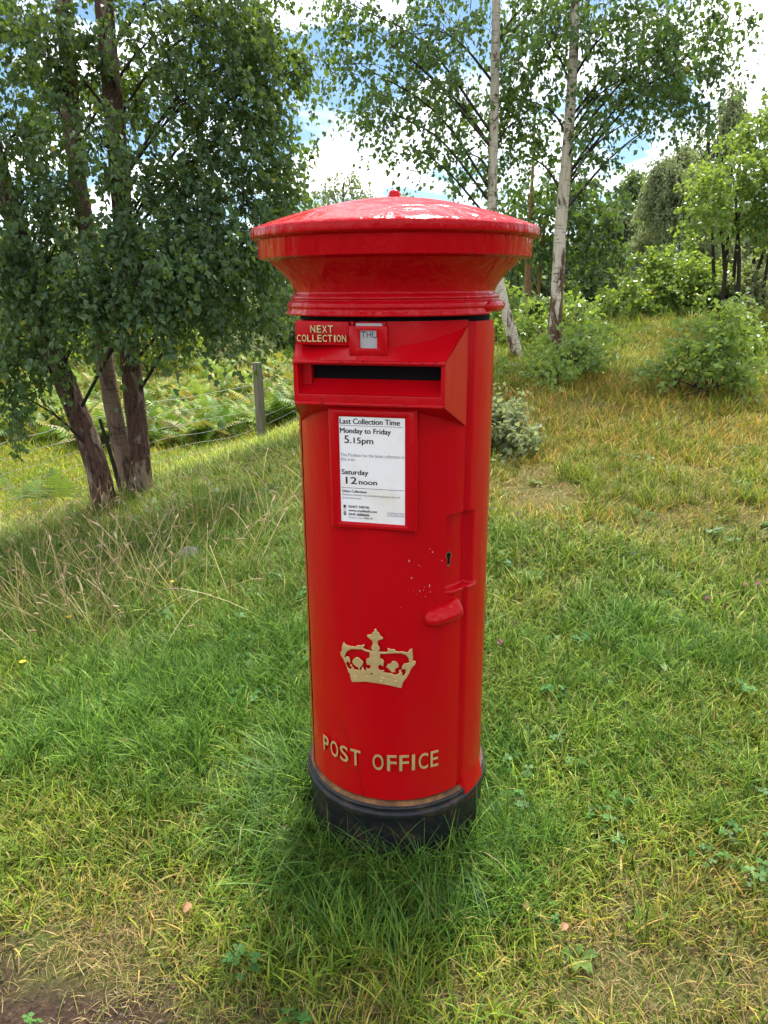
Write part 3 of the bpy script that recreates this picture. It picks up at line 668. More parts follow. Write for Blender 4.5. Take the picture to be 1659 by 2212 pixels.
# fine ridges lying on the crown
for path, hh in (([(-49, 453), (-30, 457.5), (-5, 458.8), (24, 457.8), (45, 454.6), (66, 456.5)], 5.0), ([(-45.5, 439), (-15.5, 446.5), (6.6, 446.5), (30, 443.7), (57, 437.2)], 5.0),
                 ([(-66, 494), (-64, 508), (-57, 514.5), (-45, 515), (-33, 517), (-20, 518.5), (-8, 514)], 6.4), ([(18, 513), (30, 515), (43, 517.5), (57, 515), (68, 511), (74.5, 503), (76, 496)], 6.4),
                 ([(0, 540), (5, 546), (12, 545)], 6.2), ([(5, 534), (5, 552)], 6.2), ([(5, 500), (5, 470)], 7.2), ([(-10, 490), (0, 494), (10, 494), (19, 492)], 7.2)):
    mb = MB(); mb.tube([crown_bend(x, y, hh + .2) for x, y in spline(path, 20)], 0.0010, 5); mb.build('crown_ridge', M['gold'], crown)
# pull handle: a smooth scooped lug
hv, hf = [], []
NU, NV = 28, 14
for i in range(NU):
    u_ = i / (NU - 1) * 2 - 1
    for j in range(NV):
        t_ = j / (NV - 1) * PI
        prof = (1 - abs(u_) ** (4.2 if u_ < 0 else 7)) ** 0.5
        hgt = 0.0210 * prof * (0.98 + 0.06 * u_)
        s = -math.cos(t_); out = math.sin(t_) ** 0.8 * 0.027 * prof * (1.0 if s < 0 else 1 - 0.35 * s)
        z = 0.586 + 0.004 * u_ + hgt * s + 0.0055 * max(u_, 0) * (s > 0) * s
        hv.append(cp(41.2 + 12.2 * u_, 0.1965 + out, z))
for i in range(NU - 1):
    for j in range(NV - 1): a = i * NV + j; hf.append((a, a + NV, a + NV + 1, a + 1))
pull = link('door_pull', mesh_np('door_pull', hv, hf), M['redcap'], BOX)
tag(pull, 'rounded red door pull with worn paint')
# keyhole: worn ring and dark opening in the recessed lock panel
mb = MB(); K2 = 16
def keyshape(s):
    P = []
    for a in np.linspace(-60, 240, 13): P.append((math.cos(math.radians(a)) * 0.0062 * s, 0.006 + math.sin(math.radians(a)) * 0.0068 * s))
    P += [(-0.0034 * s, -0.012 * s), (0.0, -0.0145 * s), (0.0034 * s, -0.012 * s)]; return P
for s, m, r, nm in ((1.25, 'rust', 0.1843, 'keyhole_rim'), (0.85, 'dark', 0.1848, 'keyhole')):
    mb = MB(); P = keyshape(s); n = len(P)
    mb.add([cp(48.0 + math.degrees(x / 0.2), rr, 0.6945 + z) for rr in (r, r - 0.003) for x, z in P], [tuple(range(n))] + [(k, k + n, (k + 1) % n + n, (k + 1) % n) for k in range(n)])
    mb.build(nm, M[m], BOX, smooth=False)
# dark chips along the edges of the hood, the notice frame and the cap
chp = MB(); r_ = np.random.default_rng(14)
def chip(x, y, z, sx, sz, tilt=0.0):
    n = 7; q = [(math.cos(a) * sx * (.5 + .8 * r_.random()), math.sin(a) * sz * (.5 + .8 * r_.random())) for a in np.linspace(0, 2 * PI, n, endpoint=False)]
    chp.add([(x + a, y + tilt * b, z + b) for a, b in q], [tuple(range(n))])
for k in range(26): chip(-w + 2 * w * r_.random() ** .8, -nf - 0.0052, 1.0828 + .002 * r_.normal(), .001 + .003 * r_.random() ** 2, .0009)
for k in range(16): chip(-w + 2 * w * r_.random(), -nf - 0.0044, 1.0085 + .0015 * r_.normal(), .001 + .003 * r_.random() ** 2, .0008)
for k in range(12): chip(-.12 + .24 * r_.random(), -nf - .0004, 1.0195 + .003 * r_.normal(), .001 + .0025 * r_.random() ** 2, .0009)
for k in range(10): chip(-.075 + .16 * r_.random(), -.2062, .776 + .002 * r_.normal(), .0008 + .002 * r_.random() ** 2, .0008)
for k in range(8): chip(-.03 + .06 * r_.random(), -.2094, (1.1415 if k % 2 else 1.1000) + .002 * r_.normal(), .0008 + .0018 * r_.random() ** 2, .0008)
tag(chp.build('paint_chip', M['crack'], BOX, smooth=False), kind='stuff')
# hairline crack and flaked paint
ck = MB()
for path in ([(-23.9, .333), (-21.5, .318), (-19.3, .3038), (-16.6, .288), (-14.5, .2725), (-11.8, .2414), (-10.6, .222), (-9.2, .2029), (-8.6, .184), (-7.1, .1614)], [(-32.9, .2423), (-29, .236), (-25.5, .2303), (-17.9, .2239), (-11, .2235)]):
    ck.tube([cp(a + 0.15 * math.sin(z * 300), 0.1990, z) for a, z in path], 0.0007, 5)
ck.build('crack', M['crack'], door)
fl = MB(); r_ = np.random.default_rng(4)
spots = [(22 + 14 * r_.random() - 4 * r_.random(), 0.735 - 0.10 * r_.random() ** 1.3) for _ in range(12)] + [(18.5, .955), (16, .61), (29.5, .65), (30, .63), (40, .70), (52, .70)]
for a, z in spots:
    rr = 0.0006 + 0.0014 * r_.random() ** 2.5; el = 1 + 1.3 * r_.random()
    n = 7; P = [(math.cos(q) * rr * (0.7 + .5 * r_.random()), math.sin(q) * rr * el * (0.7 + .5 * r_.random())) for q in np.linspace(0, 2 * PI, n, endpoint=False)]
    if a > 41: continue
    fl.add([cp(a + math.degrees(x / .2), 0.19985, z + y) for x, y in P], [tuple(range(n))])
tag(fl.build('paint_fleck', M['fleck'], door, smooth=False), kind='stuff')
#PART3
# ------------------------------------------------------------------ foliage tools
def unit(v): return v / (np.linalg.norm(v, axis=-1, keepdims=True) + 1e-9)
def leaf_mesh(name, P, D, Nn, L, Wd, shade, yellow, fold=0.18):
    n = len(P); Sd = unit(np.cross(D, Nn)); Nn = unit(np.cross(Sd, D)); L = L[:, None]; Wd = Wd[:, None]
    m = P + D * L * 0.38
    V = np.stack([P, m + Sd * Wd * .5 + Nn * Wd * fold, P + D * L - Nn * L * 0.12, m - Sd * Wd * .5 + Nn * Wd * fold], 1).reshape(-1, 3)
    b = np.arange(n)[:, None] * 4
    F = np.concatenate([b + np.array([[0, 2, 1]]), b + np.array([[0, 3, 2]])], 0)
    col = np.zeros((n * 4, 3)); col[:, 0] = np.repeat(shade, 4); col[:, 1] = np.repeat(yellow, 4)
    return mesh_np(name, V, F, False, col)
def grow(name, label, cat, base, stems, blobs, leaf, mats, leafsize=0.045, tl=0.35, per=16, droop=0.7, group=None, yellow=0.01, seed=0, bmat='bark_dark', twig_r=0.0022, limb_r=0.012, aspect=0.8, up=0.0, side_limbs=True, k=14):
    """stems: list of (points, r0, r1, material, wobble); blobs: (cx, cy, cz, rx, ry, rz, twigs)"""
    r = np.random.default_rng(seed + 100)
    root = empty(name, tuple(base)); tag(root, label, cat, group)
    b0 = np.asarray(base, float); allst = []
    for pts, r0, r1, bm_, wob in stems:
        P = spline(pts, 44); t = np.linspace(0, 1, 44); rad = r0 + (r1 - r0) * t; rad[:3] *= np.array([1.22, 1.1, 1.04]) if wob else 1
        allst.append((P, rad)); mb = MB()
        ph_ = r.random(4) * 6
        fn = (lambda Q, a: 1 + wob * (np.sin(3 * a[None] + ph_[0] + 3 * Q[:, 2:3]) * .5 + np.sin(7 * a[None] + ph_[1] + 9 * Q[:, 2:3]) * .4 + (r.random((len(Q), len(a))) - .5) * .7)) if wob else None
        mb.tube(P - b0, rad, k if r0 > .02 else 7, True, fn); mb.build('trunk' if r0 > 0.02 else 'stem', M[bm_], root)
    AP = np.concatenate([s[0] for s in allst]); AR = np.concatenate([s[1] for s in allst])
    limbs = MB(); LP, LD, LN, LL, LS, LY = [], [], [], [], [], []
    nl = 0
    for (cx_, cy_, cz_, rx, ry, rz, nt_) in blobs:
        c = np.array((cx_, cy_, cz_))
        dh = np.linalg.norm(AP[:, :2] - c[:2], axis=1)
        want = c[2] - 0.75 * dh - 0.1
        sc = dh + 1.4 * np.abs(AP[:, 2] - want); i = int(np.argmin(sc)); a = AP[i]
        if side_limbs:
            mid = (a + c) / 2 + np.array((0, 0, 0.10 * np.linalg.norm(c - a))) + (r.random(3) - .5) * 0.12 * np.linalg.norm(c - a)
            lp = spline([a, mid, c], 14); lr = np.linspace(min(limb_r, AR[i] * .6), 0.004 if limb_r > .006 else .0025, 14)
            limbs.tube(lp - b0, lr, 6, False); nl += 1
        else: lp = np.array([a, c])
        # twigs
        v = r.normal(size=(nt_, 3)); v = unit(v) * (r.random((nt_, 1)) ** 0.45)
        An = c + v * np.array((rx, ry, rz))
        out = An - AP[np.argmin(np.linalg.norm(AP[None, :, :2] - An[:, None, :2], axis=2) + 0.0, axis=1)]; out[:, 2] = 0
        dirs = unit(unit(out) * 0.8 + r.normal(size=(nt_, 3)) * 0.55 + np.array((0, 0, up)))
        q = np.linspace(0, 1, 6)
        ln = tl * (0.55 + 0.7 * r.random(nt_))
        TW = An[:, None] + dirs[:, None] * (q[None, :, None] * ln[:, None, None]) * (1 - 0.3 * droop * q[None, :, None])
        TW[:, :, 2] -= droop * (q[None] ** 2) * ln[:, None] * 0.9
        for jx in range(nt_):
            if r.random() < 0.5: limbs.tube(TW[jx] - b0, np.linspace(twig_r, twig_r * .4, 6), 3, False)
            if r.random() < 0.22 and side_limbs:
                s0 = lp[r.integers(5, len(lp))]; mm = (s0 + An[jx]) / 2 + np.array((0, 0, .04)) + (r.random(3) - .5) * .08
                limbs.tube(spline([s0, mm, An[jx]], 6) - b0, np.linspace(twig_r * 1.6, twig_r, 6), 3, False)
        tt = r.random((nt_, per)) * 0.98 + 0.02; ix = tt * 5; i0 = np.minimum(ix.astype(int), 4); fr_ = (ix - i0)[..., None]
        jj = np.arange(nt_)[:, None]
        Pp = TW[jj, i0] * (1 - fr_) + TW[jj, i0 + 1] * fr_ + r.normal(size=(nt_, per, 3)) * leafsize * 0.45
        Dd = unit(dirs[:, None] * 0.45 + r.normal(size=(nt_, per, 3)) * 0.6 + np.array((0, 0, -0.75 * (0.3 + droop))))
        Nv = unit(r.normal(size=(nt_, per, 3)) * 0.75 + np.array((0, 0, 0.75)))
        LP.append(Pp.reshape(-1, 3)); LD.append(Dd.reshape(-1, 3)); LN.append(Nv.reshape(-1, 3))
        tone = r.random() * .35 + 0.65 * r.random((nt_, per)); LS.append(tone.ravel()); LY.append((r.random(nt_ * per) < yellow) * r.random(nt_ * per))
        LL.append(leafsize * (0.45 + 0.85 * r.random(nt_ * per)))
    P = np.concatenate(LP); L = np.concatenate(LL)
    if limbs.n: tag(limbs.build('branches', M[bmat], root), kind='stuff')
    keep = P[:, 2] > tz(P[:, 0], P[:, 1]) + 0.02
    f = lambda x: np.concatenate(x)[keep]
    me = leaf_mesh('crown', P[keep] - b0, f(LD), f(LN), L[keep], L[keep] * aspect, f(LS), f(LY))
    o = link('crown', me, M[leaf], root); tag(o, kind='stuff')
    return root
def B(x, y, Y, rxp, ryp, rY, n):
    c = W(x, y, Y); s = mpp(Y, y); return (c[0], c[1], c[2], rxp * s, rY, ryp * s, n)
def ST(px, r0, r1, m, wob=0.0): return ([W(x, y, Y) for x, y, Y in px], r0, r1, m, wob)

# ------------------------------------------------------------------ left birch: three stems from one root
bl = [
 # lower skirt
 B(90, 620, 4.3, 110, 70, .35, 56), B(230, 600, 4.15, 120, 75, .35, 72), B(380, 585, 4.2, 120, 85, .35, 74), B(520, 590, 4.4, 90, 100, .35, 66),
 B(120, 530, 4.5, 120, 60, .4, 45), B(280, 510, 4.3, 120, 60, .4, 70), B(430, 490, 4.5, 110, 70, .4, 75), B(555, 500, 4.6, 60, 110, .3, 50),
 B(170, 665, 4.2, 130, 40, .3, 40), B(430, 665, 4.4, 110, 40, .3, 34), B(40, 850, 4.2, 60, 60, .25, 22), B(70, 760, 4.3, 80, 60, .3, 34), B(300, 660, 4.1, 90, 40, .25, 26),
 # upper crown, airier
 B(440, 330, 4.8, 120, 90, .45, 74), B(560, 260, 4.9, 70, 110, .4, 58), B(430, 190, 4.8, 140, 70, .45, 78), B(540, 120, 5.0, 90, 70, .4, 57), B(580, 390, 4.9, 60, 70, .35, 41),
 B(330, 80, 4.8, 110, 80, .5, 71), B(480, 30, 4.9, 110, 60, .5, 78), B(130, 120, 4.6, 130, 90, .5, 55), B(40, 280, 4.4, 90, 90, .5, 47), B(220, 300, 4.5, 110, 90, .5, 47), B(330, 400, 4.6, 110, 60, .45, 64),
 B(60, 420, 4.4, 90, 70, .5, 62), B(60, 40, 4.5, 120, 70, .5, 54), B(250, 180, 5.2, 120, 90, .4, 60), B(90, 200, 5.1, 110, 100, .4, 50), B(640, 150, 5.0, 45, 30, .2, 14), B(30, 560, 4.4, 60, 90, .4, 47),
 # above the frame
 B(150, -150, 4.8, 260, 120, .9, 70), B(480, -130, 4.9, 220, 110, .9, 70), B(300, -350, 4.9, 260, 150, .9, 70), B(-180, 300, 4.6, 150, 300, .8, 60), B(-150, 650, 4.4, 130, 130, .5, 40)]
gb = W(265, 1080, 4.65); gb[2] = float(tz(gb[0], gb[1])) - 0.05
grow('birch_tree', 'dark leafy birch with three leaning stems beside the wire fence', 'tree', gb,
     [ST([(232, 1104, 4.5), (205, 990, 4.5), (150, 850, 4.5), (108, 740, 4.5), (70, 620, 4.5), (35, 490, 4.5), (2, 380, 4.5), (-60, 150, 4.5), (-90, -80, 4.6)], .072, .042, 'bark_old', .09),
      ST([(283, 1070, 4.85), (258, 950, 4.85), (238, 850, 4.85), (222, 740, 4.85), (205, 600, 4.85), (185, 480, 4.85), (165, 370, 4.85), (150, 180, 4.85), (138, 0, 4.85), (125, -250, 4.9)], .058, .046, 'bark_up', .06),
      ST([(306, 1075, 4.75), (300, 950, 4.75), (289, 850, 4.75), (281, 760, 4.75), (272, 600, 4.75), (260, 400, 4.75), (243, 200, 4.75), (231, 80, 4.75), (222, -30, 4.75), (205, -250, 4.8)], .070, .047, 'bark_old', .08),
      ST([(262, 1062, 4.7), (240, 985, 4.7), (215, 905, 4.7)], .017, .010, 'bark_dark')],
     bl, 'leaf', None, 0.038, 0.30, 24, 0.8, seed=1, yellow=.012, limb_r=.011)
# ------------------------------------------------------------------ right birches
za = float(tz(*W(1128, 812, 7.2)[:2])) - .05
ba = W(1130, 815, 7.2); ba[2] = za
b1 = [B(950, 60, 7.3, 130, 60, .5, 52), B(900, 160, 7.3, 150, 60, .5, 52), B(860, 250, 7.2, 110, 50, .4, 28), B(980, 220, 7.4, 110, 70, .5, 46), B(790, 60, 7.3, 80, 60, .4, 20), B(1010, 330, 7.3, 80, 60, .4, 23), B(920, 330, 7.2, 60, 30, .3, 8),
      B(1080, 120, 7.6, 90, 100, .5, 41), B(1120, 260, 7.7, 90, 70, .5, 35), B(1130, 20, 7.5, 110, 70, .5, 35), B(760, 10, 7.2, 70, 40, .4, 15), B(780, 140, 7.2, 60, 40, .4, 12), B(1000, -120, 7.4, 250, 110, .8, 71), B(1040, 380, 7.4, 50, 30, .3, 6), B(1060, 420, 7.4, 30, 20, .2, 4)]
grow('birch_tree', 'slender pale birch whose bowed trunk passes behind the post box cap', 'tree', ba,
     [ST([(1130, 818, 7.2), (1112, 745, 7.2), (1092, 670, 7.2), (1076, 600, 7.25), (1066, 520, 7.3), (1063, 430, 7.3), (1066, 300, 7.3), (1069, 180, 7.3), (1071, 60, 7.3), (1072, -40, 7.3), (1070, -250, 7.3)], .056, .032, 'bark_pale', .04)],
     b1, 'leaf2', None, 0.050, 0.40, 19, .75, seed=2, yellow=.01, limb_r=.013)
bb = W(1195, 770, 7.3); bb[2] = float(tz(bb[0], bb[1])) - .05
b2 = [B(1180, 90, 7.2, 90, 80, .5, 36), B(1330, 60, 7.2, 120, 80, .5, 59), B(1440, 60, 7.3, 110, 70, .5, 57), B(1380, 150, 7.2, 120, 60, .5, 57), B(1480, 150, 7.3, 80, 60, .4, 33), B(1540, 40, 7.4, 70, 50, .4, 16), B(1300, 200, 7.3, 80, 50, .4, 26),
      B(1180, 230, 7.6, 100, 70, .5, 34), B(1130, 330, 7.6, 70, 50, .4, 16), B(1250, 300, 7.2, 70, 50, .4, 14), B(1470, 230, 7.3, 60, 40, .3, 14), B(1360, 260, 7.2, 60, 30, .3, 8), B(1270, 360, 7.3, 50, 40, .3, 8), B(1330, -130, 7.3, 280, 120, .9, 67), B(1590, 60, 7.4, 40, 30, .3, 5), B(1250, 20, 7.4, 80, 60, .4, 30)]
grow('birch_tree', 'white barked birch with a dark cracked foot standing right of the post box', 'tree', bb,
     [ST([(1193, 775, 7.3), (1199, 700, 7.3), (1204, 620, 7.3), (1210, 500, 7.3), (1219, 400, 7.3), (1226, 320, 7.3), (1233, 220, 7.3), (1239, 120, 7.3), (1243, 0, 7.3), (1248, -250, 7.3)], .066, .034, 'bark_white', .05)],
     b2, 'leaf2', None, 0.050, 0.40, 19, .75, seed=3, yellow=.012, limb_r=.014)
# young tan-stemmed birches behind
bc = W(1150, 730, 9.5); bc[2] = float(tz(bc[0], bc[1])) - .05
grow('birch_tree', 'young birch with two thin tan stems between the white birches', 'tree', bc,
     [ST([(1135, 760, 9.5), (1137, 640, 9.5), (1139, 540, 9.5), (1150, 380, 9.5), (1155, 250, 9.5)], .032, .015, 'bark_tan'), ST([(1144, 760, 9.6), (1144, 640, 9.6), (1146, 540, 9.6), (1150, 400, 9.6)], .030, .015, 'bark_tan'),
      ST([(1156, 745, 9.8), (1162, 640, 9.8), (1172, 530, 9.8), (1184, 400, 9.8)], .030, .014, 'bark_tan')],
     [B(1130, 440, 9.6, 60, 60, .5, 40), B(1200, 420, 9.7, 70, 60, .5, 50), B(1270, 450, 9.7, 50, 60, .5, 40), B(1180, 520, 9.7, 70, 50, .4, 34), B(1280, 540, 9.8, 40, 50, .4, 22), B(1110, 520, 9.8, 40, 60, .4, 20)],
     'leaf2', None, 0.075, 0.45, 18, .8, seed=4, yellow=.01, limb_r=.012)
# ------------------------------------------------------------------ shrubs on the right
def shrub(label, px, Y, blobs, leaf, ls, seed, tl=.32, per=20, up=.8, yellow=.04, n=7, spread=.25, cat='shrub', name='shrub', stem_r=.008, hgt=0.5, droop=.3, bmat='bark_dark', group=None):
    b = W(px[0], px[1], Y); b[2] = float(tz(b[0], b[1])) - .03; r = np.random.default_rng(seed)
    blobs = list(blobs)
    for i in range(7):
        t = blobs[r.integers(len(blobs))]; blobs.append((t[0] + t[3] * (r.random() * 2 - 1), t[1] + t[4] * (r.random() * 2 - 1), t[2] + t[5] * (.75 + .5 * r.random()), .04, .04, t[5] * .7, 5))
    st = []
    for i in range(n):
        t = blobs[i % len(blobs)]; e = np.array(t[:3]) + r.normal(size=3) * np.array(t[3:6]) * .4
        s = b + np.array(((r.random() - .5) * spread, (r.random() - .5) * spread, 0)); m_ = (s + e) / 2 + r.normal(size=3) * .04
        st.append(([s, m_, e], stem_r, stem_r * .4, bmat, 0))
    return grow(name, label, cat, b, st, blobs, leaf, None, ls, tl, per, droop, seed=seed, yellow=yellow, limb_r=.006, up=up, aspect=.75, group=group)
shrub('bright green sapling thicket round the foot of the white birch', (1185, 880), 6.4,
      [B(1100, 850, 6.5, 50, 40, .3, 34), B(1190, 830, 6.2, 60, 45, .35, 43), B(1245, 775, 6.3, 40, 65, .3, 38), B(1160, 735, 7.9, 55, 45, .3, 36), B(1240, 700, 7.6, 26, 45, .3, 14), B(1270, 720, 6.6, 12, 45, .2, 8), B(1140, 690, 7.8, 14, 40, .2, 8), B(1215, 690, 7.6, 12, 40, .2, 8), B(1110, 885, 6.0, 50, 30, .3, 23), B(1210, 860, 6.0, 45, 30, .3, 19), B(1075, 745, 8.0, 30, 50, .3, 16), B(1165, 790, 6.5, 25, 35, .2, 10)], 'leafb', .055, 21, n=10, spread=.7, yellow=.05)
shrub('low grey green bramble against the right side of the post box', (1085, 985), 4.4,
      [B(1085, 930, 4.4, 40, 55, .25, 60), B(1050, 900, 4.6, 50, 50, .25, 40), B(1110, 960, 4.3, 30, 30, .2, 26), B(1040, 960, 4.4, 50, 40, .2, 30)], 'leafg', .04, 22, n=6, tl=.16, yellow=.015)
shrub('loose leafy bush on the open grass at the right edge', (1510, 845), 5.7,
      [B(1490, 775, 5.7, 42, 42, .3, 28), B(1560, 765, 5.7, 50, 50, .35, 36), B(1545, 715, 5.8, 36, 28, .25, 16), B(1600, 745, 5.8, 34, 34, .3, 16), B(1455, 815, 5.6, 26, 16, .2, 10), B(1570, 815, 5.6, 46, 20, .25, 20), B(1510, 815, 5.5, 42, 20, .25, 18)], 'leafb', .044, 23, n=11, spread=.4, tl=.30, yellow=.03)
for i, (lab, px, Y, bl_, leaf) in enumerate([
    ('bramble mound nearest the fence post at the low end of the bank', (1330, 735), 9.6, [B(1335, 690, 9.5, 40, 30, .4, 60), B(1370, 665, 9.6, 40, 35, .4, 60), B(1320, 715, 9.4, 25, 18, .3, 30)], 'leafb'),
    ('bramble mound in the middle of the sloping bank', (1420, 715), 9.6, [B(1400, 660, 9.6, 50, 35, .4, 80), B(1450, 640, 9.6, 45, 40, .4, 76), B(1410, 700, 9.3, 50, 22, .3, 46)], 'leafb'),
    ('bramble mound at the top of the bank under the thin dark stems', (1520, 680), 9.4, [B(1500, 610, 9.5, 50, 40, .4, 76), B(1550, 630, 9.4, 50, 40, .4, 66), B(1500, 660, 9.2, 50, 25, .3, 50)], 'leafb'),
    ('bramble mound spilling in at the right edge of the bank', (1640, 660), 9.0, [B(1620, 640, 9.0, 50, 30, .4, 60), B(1680, 650, 9.0, 50, 40, .4, 40), B(1640, 690, 8.6, 50, 18, .3, 30)], 'leafg')]):
    shrub(lab, px, Y, bl_, leaf, .062, 30 + i, n=6, spread=.6, tl=.34, yellow=.04, name='bramble', group='brambles along the bank')
# small multi-stemmed tree at the right edge
bt = W(1570, 655, 8.6); bt[2] = float(tz(bt[0], bt[1])) - .05
rs = np.random.default_rng(77); st = []
for i, (x0, x1) in enumerate([(1548, 1540), (1556, 1575), (1563, 1552), (1578, 1600), (1592, 1590), (1606, 1640), (1622, 1660), (1600, 1690), (1640, 1680)]):
    Y = 8.6 + .5 * rs.random(); st.append(ST([(x0, 680, Y), ((x0 + x1) / 2 + rs.normal() * 6, 560, Y), (x1, 440, Y), (x1 + 10, 330, Y)], .021 + .006 * rs.random(), .009, 'bark_dark'))
grow('sapling_clump', 'sunlit clump of thin dark stems with bright leaves at the right edge', 'tree', bt, st,
     [B(1590, 390, 8.5, 60, 60, .5, 56), B(1650, 350, 8.6, 60, 70, .5, 60), B(1545, 455, 8.4, 45, 40, .45, 34), B(1640, 450, 8.5, 60, 50, .5, 56), B(1600, 490, 8.6, 50, 25, .4, 16), B(1670, 500, 8.6, 40, 40, .4, 22), B(1610, 290, 8.8, 45, 40, .4, 24), B(1660, 260, 8.8, 50, 50, .4, 30), B(1535, 400, 8.5, 35, 35, .3, 16), B(1740, 420, 8.7, 60, 150, .5, 50)],
     'leafb', None, .056, .38, 20, .45, seed=9, yellow=.05, up=.3, limb_r=.009)

# ------------------------------------------------------------------ trees farther off
def far_tree(label, x, ybase, ytop, Y, wpx, leaf, ls, seed, dens=1.0, droop=.6, trunk='bark_dark', name='tree', nb=10, low=.15, group='trees beyond the meadow', cat='tree'):
    b = W(x, ybase, Y); b[2] = float(tz(b[0], b[1])) - .1; top = W(x, ytop, Y)[2]; H_ = top - b[2]; s = mpp(Y, (ybase + ytop) / 2); Wm = wpx * s; r = np.random.default_rng(seed)
    stm = [([b, b + np.array((r.normal() * .1, 0, H_ * .45)), b + np.array((r.normal() * .25, 0, H_ * .9))], .035 * H_ * .5, .03, trunk, 0)]
    blobs = []
    for i in range(nb):
        h = low + (0.9 - low) * (i + .5) / nb; wd = Wm * (math.sin(PI * min(1, (h * .85 + .12))) ** .7); a = r.random() * 2 * PI
        blobs.append((b[0] + math.cos(a) * wd * .5, b[1] + math.sin(a) * wd * .5, b[2] + h * H_, wd * .55, wd * .5, H_ * .11, int(46 * dens)))
    return grow(name, label, cat, b, stm, blobs, leaf, None, ls, ls * 5, 14, droop, seed=seed, yellow=.008, limb_r=.05, twig_r=ls * .05, group=group)
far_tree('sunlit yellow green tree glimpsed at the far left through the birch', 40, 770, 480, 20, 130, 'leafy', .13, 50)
far_tree('broad mid green tree behind the leaning birch stem', 190, 775, 455, 25, 130, 'leafg', .15, 51)
far_tree('bright yellow green tree behind the middle of the left birch', 320, 770, 500, 19, 110, 'leafy', .13, 52)
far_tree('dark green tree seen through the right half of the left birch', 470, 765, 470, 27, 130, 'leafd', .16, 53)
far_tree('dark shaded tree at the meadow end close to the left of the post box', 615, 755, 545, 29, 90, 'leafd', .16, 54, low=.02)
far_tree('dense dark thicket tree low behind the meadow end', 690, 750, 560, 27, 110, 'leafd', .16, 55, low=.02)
far_tree('wispy see-through tree rising over the left of the cap', 745, 745, 350, 27, 105, 'leafg', .12, 56, dens=.62, low=.42, nb=11)
far_tree('small feathery tree top over the right of the cap knob', 900, 745, 405, 30, 55, 'leafg', .13, 57, dens=.7, low=.3)
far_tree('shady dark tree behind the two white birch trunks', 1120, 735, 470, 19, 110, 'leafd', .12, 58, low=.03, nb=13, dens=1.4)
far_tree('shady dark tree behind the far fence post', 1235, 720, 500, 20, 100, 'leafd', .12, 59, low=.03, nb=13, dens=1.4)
far_tree('weeping grey green birch reaching up at the right', 1440, 690, 300, 17, 100, 'leafg', .062, 60, droop=1.1, low=.04, nb=16, dens=3.4)
far_tree('tall pale weeping birch behind the sapling clump', 1505, 680, 165, 19, 75, 'leafg', .068, 61, droop=1.1, low=.1, nb=16, dens=2.6)
far_tree('grey green willow like tree between the dark trees and the weeping birch', 1325, 700, 425, 21, 65, 'leafg', .075, 62, droop=1.0, low=.04, nb=14, dens=2.8)
far_tree('rounded deep green tree on the skyline behind the weeping birch', 1372, 660, 352, 38, 50, 'leafd', .2, 63, low=.3, dens=1.3)
far_tree('tree filling the hedge line behind the far right saplings', 1620, 660, 430, 22, 110, 'leafg', .13, 64, low=.05, dens=1.3)
far_tree('low grey willow bush at the near edge of the dark trees', 470, 775, 715, 24, 130, 'leafg', .12, 65, low=.1, nb=8, name='bush', cat='bush')
far_tree('low dark bush left of the far meadow end', 90, 790, 660, 22, 190, 'leafd', .14, 66, low=.06, nb=10, name='bush', cat='bush', dens=1.3)

# ------------------------------------------------------------------ fence
fl_ = [(-160, 4.9), (0, 5.9), (150, 6.4), (350, 7.2), (567, 8.0), (850, 8.7), (1250, 9.2), (1420, 11.5)]
fx = []
for (x, Y), yb in zip(fl_, (1230, 1150, 1092, 1020, 965, 880, 735, 700)):
    p = W(x, yb, Y); p[2] = float(tz(p[0], p[1])); fx.append(p)
fx[6][2] = W(1250, 658, 9.2)[2] - .93; fx[7][2] -= .45; fx[5][2] -= .1
fx = np.array(fx); fence = empty('wire_fence', tuple(fx[4])); tag(fence, 'wire netting fence on weathered wooden posts running behind the birch and the box', 'fence')
f0 = fx[4]
ztop = W(567, 783, 8.0)[2] - fx[4][2]
def post(p, hh, r_, lean=0.0, seed=0):
    mb = MB(); q = np.random.default_rng(seed); n = 12
    a = np.linspace(0, 2 * PI, n, endpoint=False); sq = r_ * (1 + .12 * np.cos(4 * a)) * (1 + .05 * q.normal(size=n))
    V = []
    for t, s in ((-.25, 1), (0.3 * hh, 1), (.7 * hh, .98), (hh - .012, .97), (hh, .88)): V += [(math.cos(b) * sq[i] * s + lean * t, math.sin(b) * sq[i] * s, t) for i, b in enumerate(a)]
    mb.add(V, [(l * n + j, l * n + (j + 1) % n, (l + 1) * n + (j + 1) % n, (l + 1) * n + j) for l in range(4) for j in range(n)] + [tuple(4 * n + j for j in range(n))])
    o = mb.build('post', M['wood'], fence); o.location = tuple(p - f0); auto_smooth(o, 40)
post(fx[4], ztop, .047, -.012, 1); post(fx[6], W(1250, 658, 9.2)[2] - fx[6][2], .052, 0, 2); post(fx[5], ztop, .047, 0, 3); post(fx[0], ztop, .05, .02, 4)
fine = spline(fx, 120)
for h_ in (0.72, 0.585, 0.455, 0.335, 0.225, 0.125, 0.04):
    mb = MB(); P = fine.copy(); P[:, 2] += h_ * (ztop / .93) + 0.008 * np.sin(np.arange(120) * .5 + h_ * 20)
    mb.tube(P - f0, .0018 if h_ < .7 else .0026, 4, False); mb.build('strand_wire', M['wire'], fence)
mb = MB(); d_ = np.concatenate([[0], np.cumsum(np.linalg.norm(np.diff(fine, axis=0), axis=1))])
for t in np.arange(0.1, d_[-1], .15):
    p = np.array([np.interp(t, d_, fine[:, k_]) for k_ in range(3)])
    mb.tube([p + np.array((0.01 * math.sin(z * 9 + t * 7), 0, z * (ztop / .93))) - f0 for z in np.linspace(.03, .725, 7)], .0014, 3, False)
